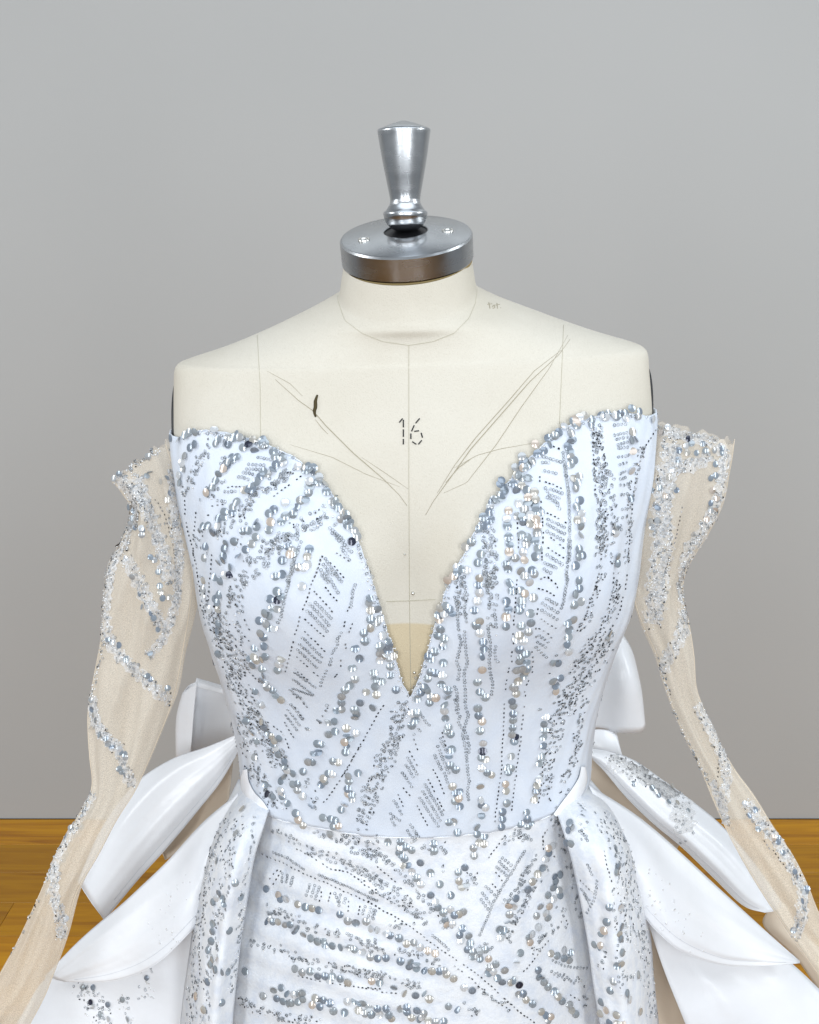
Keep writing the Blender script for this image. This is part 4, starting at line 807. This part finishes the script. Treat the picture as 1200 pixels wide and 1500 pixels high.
# --- loose bands of ring sequins and beads
for t, pts, w_, dn, dk in [
 ('Y2', [(560, 200), (580, 400), (590, 600), (600, 800), (610, 1000), (610, 1200), (600, 1400)], 105, 1.5, .3), ('Y2', [(660, 560), (690, 700), (710, 880), (720, 1010), (760, 1100)], 60, .7, .1), ('Y2', [(1000, 300), (900, 600), (850, 900), (830, 1400)], 60, .8, .2), ('Y2', [(700, 900), (700, 1200), (700, 1430)], 40, .7, .3),
 ('Z8', [(730, 20), (680, 150), (640, 280), (580, 420), (530, 500)], 70, .9, .4), ('Z8', [(870, 20), (840, 250), (760, 420), (620, 640), (480, 840)], 70, 1., .35), ('Z8', [(800, 560), (700, 720), (600, 870), (480, 1050), (380, 1150)], 150, 1.1, .35), ('Z8', [(360, 700), (280, 860)], 60, .4, .1),
 ('Y1', [(450, 950), (470, 1080), (470, 1200), (470, 1320), (460, 1430)], 120, 1.3, .05), ('Z7', [(450, 30), (455, 200), (450, 330)], 100, 1., .06), ('Z7', [(720, 20), (730, 150), (740, 270)], 90, 1., .05), ('Z7', [(720, 380), (730, 560)], 70, .5, .05),
 ('Z5', [(700, 60), (640, 120), (550, 180), (430, 330), (400, 480), (370, 560)], 150, .85, .08), ('Z5', [(150, 480), (250, 700), (330, 950), (400, 1150)], 170, 1.7, .33), ('Z5', [(360, 620), (420, 850), (470, 1100)], 90, .7, .4), ('Z5', [(60, 200), (130, 420)], 80, .5, .3),
 ('Z3', [(510, 160), (480, 280), (400, 380), (360, 520), (300, 650)], 75, 1., .15), ('Z3', [(1190, 440), (1050, 540), (900, 660), (800, 800), (680, 920), (600, 1000)], 85, 1., .1), ('Z3', [(690, 290), (620, 400), (540, 560), (430, 700)], 60, .6, .1), ('Z3', [(700, 400), (620, 530), (520, 680)], 40, .5, .1), ('Z3', [(1000, 1080), (1150, 1050)], 120, .8, .08), ('Z3', [(430, 900), (450, 1100)], 120, .5, .2), ('Z3', [(870, 900), (800, 1020), (740, 1100)], 60, .5, .1),
 ('Z4', [(160, 190), (60, 260), (0, 320)], 90, .9, .1), ('Z4', [(480, 520), (350, 620), (220, 680), (120, 760), (20, 850)], 130, .95, .12), ('Z4', [(380, 370), (250, 330)], 60, .5, .1), ('Z4', [(540, 600), (540, 660)], 50, .6, .1),
 ('Y3', [(60, 0), (150, 120), (250, 260), (330, 420), (420, 600), (520, 760)], 130, 1.3, .28), ('Y3', [(160, 300), (200, 500), (240, 700), (330, 900), (480, 1060)], 130, 1.0, .2), ('Y3', [(910, 190), (860, 270), (840, 340), (800, 400), (700, 420)], 50, .6, .25), ('Y3', [(790, 1300), (930, 1370), (1060, 1400), (1160, 1380)], 45, .9, .05), ('Y3', [(690, 850), (790, 960), (800, 1100)], 70, .4, .2), ('Y3', [(430, 1270), (520, 1330), (640, 1400)], 70, .6, .25),
 ('Y4', [(540, 230), (490, 350), (440, 560), (380, 680), (340, 800), (270, 950), (220, 1100), (180, 1250)], 145, 1.1, .16), ('Y4', [(20, 1350), (140, 1390), (240, 1410), (330, 1360)], 60, .9, .05), ('Y4', [(500, 210), (570, 190)], 60, .8, .1), ('Y4', [(690, 400), (650, 440)], 40, .8, .1), ('Y4', [(910, 1400), (920, 1430)], 50, .8, .1),
 ('Y5', [(980, 60), (900, 200), (820, 330), (790, 450), (750, 600), (720, 800), (690, 1000)], 150, .9, .5), ('Y5', [(1060, 150), (1010, 400), (960, 680), (880, 860), (870, 950)], 90, .8, .35), ('Y5', [(640, 240), (680, 180)], 50, .5, .1), ('Y5', [(380, 1380), (440, 1330), (510, 1360), (560, 1370)], 80, .9, .08), ('Y5', [(830, 1100), (790, 1200)], 60, .7, .1),
 ('Y6', [(640, 20), (760, 60), (850, 90), (960, 150), (1080, 210), (1190, 260)], 65, 1., .15), ('Y6', [(310, 470), (450, 500), (560, 560), (640, 620), (750, 640), (860, 670), (960, 690), (1080, 730), (1180, 760)], 60, .8, .1), ('Y6', [(210, 740), (430, 790), (540, 840), (680, 890), (830, 920), (1000, 960), (1180, 990)], 75, .75, .18), ('Y6', [(110, 1160), (250, 1250), (400, 1300), (560, 1320), (700, 1340)], 75, .9, .2), ('Y6', [(960, 20), (1060, 40), (1180, 90)], 70, 1.1, .05), ('Y6', [(1060, 230), (1180, 290)], 60, .8, .2),
 ('Y7', [(20, 120), (100, 180), (200, 250), (300, 380), (400, 470), (520, 640), (620, 730)], 55, .9, .1), ('Y7', [(40, 400), (150, 450), (300, 560), (420, 680)], 100, .8, .15), ('Y7', [(400, 100), (480, 150), (600, 300)], 40, .5, .1), ('Y7', [(570, 80), (580, 180)], 50, .8, .05), ('Y7', [(330, 10), (350, 60)], 60, .9, .05),
 ('Y7', [(1180, 380), (1120, 450), (1040, 540)], 45, .9, .15), ('Y7', [(1180, 580), (1100, 690), (1070, 800), (1030, 860)], 50, .7, .2), ('Y7', [(0, 880), (150, 910), (300, 910), (450, 960), (580, 1000)], 55, .7, .1), ('Y7', [(0, 1080), (150, 1110), (300, 1150), (380, 1170)], 55, 1., .06), ('Y7', [(820, 1170), (920, 1250), (1040, 1330)], 60, .7, .3), ('Y7', [(740, 1310), (850, 1400)], 60, .7, .3), ('Y7', [(190, 690), (280, 720)], 60, .8, .2), ('Y7', [(740, 350), (830, 300), (790, 400), (720, 440)], 50, .6, .25), ('Y7', [(860, 860), (930, 880)], 60, .6, .2),
 ('Y8', [(180, 450), (120, 560), (90, 650)], 50, .8, .2), ('Y8', [(300, 440), (160, 660), (120, 760), (60, 860)], 45, .8, .25), ('Y8', [(330, 880), (220, 980), (160, 1070)], 50, .8, .15), ('Y8', [(330, 780), (420, 830), (380, 900)], 50, .35, .1), ('Y8', [(300, 180), (320, 260), (380, 420), (440, 620), (480, 850)], 50, .5, .15), ('Y8', [(450, 1200), (500, 1400)], 60, .4, .2)]: scat(t, pts, w_, dn, dk)
for t, pts, w_, dn, dk in [('Y8', [(620, 220), (680, 300), (740, 400), (760, 560), (780, 700), (800, 860), (820, 1000)], 130, .85, .12), ('Y8', [(620, 1050), (600, 1140)], 40, .8, .2), ('Y8', [(735, 1200), (850, 1200)], 60, .8, .2), ('Y8', [(860, 900), (900, 1200), (930, 1450)], 70, .6, .1), ('Y8', [(480, 130), (490, 330)], 60, .4, .1), ('Y8', [(680, 600), (720, 900), (740, 1300)], 60, .35, .25)]: scat(t, pts, w_, dn, dk, 'dr', .3)
for t, pts, w_, dn, dk in [('W3', [(240, 60), (180, 180), (140, 330), (120, 500), (100, 700), (80, 900), (60, 1060)], 60, .8, .2), ('W3', [(320, 60), (260, 200), (230, 400), (190, 620), (150, 850), (130, 1050)], 60, .45, .25), ('W3', [(380, 60), (330, 330), (300, 600), (260, 900)], 30, .6, .05)]: scat(t, pts, w_, dn, dk, 'dl', .3)
def strip(name, pts, width, tg, mt, lift):
    q = crom(np.array(pts, float), 8); G = []
    for i, p in enumerate(q):
        d = q[min(i+1, len(q)-1)]-q[max(i-1, 0)]; d = d/np.linalg.norm(d); nn_ = np.array([-d[1], d[0]]); row = []
        for k in range(7):
            f = (k/6-.5)*width*(.35+.65*math.sin(math.pi*min(1, max(0, i/(len(q)-1))))); h = TG[tg](*(p+nn_*f))
            if h: row.append(h[0]+h[1]*(lift*(.4+.6*math.sin(math.pi*k/6))))
        if len(row) == 7: G.append(row)
    G = np.array(G); mesh(name, G.reshape(-1, 3), grid_faces(len(G), 7), dress, mt)
strip('waist_fold', [(361, 1126), (360, 1146), (367, 1164), (382, 1178), (394, 1190)], 17, 'd', M['satin'], .0035)
strip('waist_fold', [(853, 1122), (852, 1142), (842, 1162), (826, 1180), (812, 1194)], 17, 'd', M['satin'], .0035)
# --- sides and back carry the same beading, out of this view
def on_uv(u, v, par, off):
    p = body(np.array(u), np.array(v)); n = NBf(np.array(u), np.array(v)); return p+n*off, n, par
iv = lambda u: (np.interp(u % (2*math.pi), uf, vn), np.interp(u % (2*math.pi), uf, vw))
for _ in range(1500):
    u = random.choice([random.uniform(-1.1, .10), random.uniform(math.pi-.10, math.pi+1.1)]); a, b = iv(u); v = random.uniform(a+1, b-1)
    h = on_uv(u, v, bodice, OFF+.0012)
    r_ = random.random()
    if r_ < .55: ring(h, 25)
    elif r_ < .8: bead(h)
    elif r_ < .95: crystal(h, .8)
    else: put('sequins', sv*SEQ_R, sf, h[0]+h[1]*.0012, tilted(h[1], 25), bodice)

# --- sleeves: strips of white lace with beads
def lace(t, pts, width, tg, dens=.9, dark=.14, name='lace_trim'):
    s = TILES[t][2]; w_ = width/s; q = polyline(tp(t, pts), 4.0); G = []; par = None
    for i, p in enumerate(q):
        d = q[min(i+1, len(q)-1)]-q[max(i-1, 0)]; d = d/(np.linalg.norm(d)+1e-9); nn_ = np.array([-d[1], d[0]]); row = []
        e = 1+.25*math.sin(i*1.7)+random.uniform(-.2, .2); e2 = 1+.25*math.sin(i*1.3+2)+random.uniform(-.2, .2)
        for k in range(5):
            f = (k/4-.5)*w_*(e if k < 2 else e2)
            h = TG[tg](p[0]+nn_[0]*f, p[1]+nn_[1]*f)
            if h is None: continue
            par = h[2]; row.append(h[0]+h[1]*.0011)
        if len(row) == 5: G.append(row)
    if len(G) > 2:
        G = np.array(G); ok = np.linalg.norm(np.diff(G[:, 2], axis=0), axis=1)
        if ok.max() < .06: mesh(name, G.reshape(-1, 3), grid_faces(len(G), 5), par, M['lace'])
    scat(t, pts, width*.95, dens, dark, tg, .55)
for t, pts, w_ in [('SA', [(470, 210), (480, 420), (508, 600), (497, 800), (440, 980), (370, 1060)], 42), ('SA', [(225, 240), (300, 320), (275, 460), (235, 560), (190, 680), (175, 800), (170, 930), (205, 1030), (262, 1090), (350, 1170), (420, 1240), (460, 1270)], 52),
                   ('SA', [(270, 620), (330, 740), (390, 860), (430, 950)], 55), ('SA', [(112, 1250), (122, 1340), (160, 1430), (240, 1490)], 42), ('SB', [(375, 170), (387, 260), (430, 340), (490, 400), (510, 470), (535, 530)], 40),
                   ('SB', [(375, 560), (315, 650), (265, 740), (215, 840), (155, 940), (90, 1080), (10, 1230)], 50), ('SB', [(160, 940), (110, 1010), (70, 1090), (25, 1180)], 30), ('SB', [(225, 850), (222, 950), (228, 1000), (250, 1080), (245, 1150)], 42), ('SA', [(220, 225), (290, 190), (350, 150), (410, 130)], 45), ('SA', [(320, 250), (350, 380), (390, 470), (430, 600), (460, 720)], 60)]: lace(t, pts, w_, 'sl', 2.0)
rungs('SA', [((310, 365), (370, 360)), ((315, 385), (380, 380)), ((320, 405), (385, 400)), ((360, 440), (420, 425)), ((375, 480), (440, 460)), ((400, 540), (445, 520)), ((420, 590), (460, 570)), ((430, 640), (470, 620)), ((440, 690), (480, 675)), ((455, 735), (485, 720))], 'sl')
dots('SA', [(465, 215), (490, 290)], 'sl'); dots('SA', [(400, 350), (440, 420), (480, 560), (492, 700), (488, 820)], 'sl')
for t, pts, w_ in [('SC', [(330, 90), (430, 115), (560, 140), (605, 200), (588, 320), (560, 430), (512, 530), (445, 620), (422, 720), (428, 860)], 48), ('SC', [(375, 150), (355, 280), (330, 420), (335, 560), (320, 700), (302, 860), (292, 940)], 85), ('SC', [(435, 880), (410, 1000), (360, 1085), (335, 1150)], 55), ('SC', [(400, 250), (480, 240), (540, 200)], 60),
                   ('SD', [(553, 330), (612, 440), (650, 520), (662, 600), (650, 700), (655, 770)], 36), ('SD', [(612, 610), (640, 700)], 24), ('SD', [(735, 690), (790, 770), (848, 835), (900, 930), (938, 1010), (938, 1100), (915, 1180)], 40)]: lace(t, pts, w_, 'sr', 2.0)
dots('SC', [(415, 430), (390, 560), (365, 640), (325, 770)], 'sr'); dots('SC', [(600, 230), (595, 340), (560, 460)], 'sr'); dots('SD', [(635, 470), (632, 560), (625, 610)], 'sr'); dots('SD', [(800, 830), (880, 930), (950, 1010)], 'sr')
scat('SD', [(400, 130), (435, 230), (470, 350), (520, 470), (570, 560), (610, 650)], 12, 1.6, .1, 'sr', .6)
scat('SA', [(165, 940), (150, 1080), (125, 1180), (105, 1260)], 16, 1.6, .1, 'sl', .6); scat('SA', [(500, 600), (505, 760), (470, 900)], 14, 1.5, .1, 'sl', .6)
# --- beading on the overskirt
lace('SD', [(230, 530), (330, 570), (430, 615), (510, 670)], 70, 'wr', .8, .2); lace('SD', [(490, 690), (510, 800)], 80, 'wr', .6, .05)
scat('SB', [(340, 1340), (420, 1490)], 90, .8, .15, 'wl3', .4); scat('SB', [(600, 1290), (600, 1400)], 70, .5, .05, 'wl3', .7); scat('SB', [(500, 1380), (520, 1490)], 60, .5, .05, 'wl3', .7)
scat('SB', [(770, 880), (640, 1100), (700, 1190)], 90, .12, 0, 'wl2', 1.); scat('SD', [(410, 960), (430, 1100), (540, 1200)], 110, .15, 0, 'wr2', 1.)
bvh_ll = None
NM = {'ring': ('ring_sequins', 'ring'), 'bead': ('bugle_beads', 'bead'), 'crystal': ('crystal_beads', 'crystal'), 'sequins': ('small_sequins', 'sequins')}
for (kd, pn), (b, par) in BAGS.items():
    b.build(NM[kd][0], par, M[NM[kd][1]], kd != 'bead')
print('sequins', len(big), 'single', len(single), {k: v[0].n for k, v in BAGS.items()})
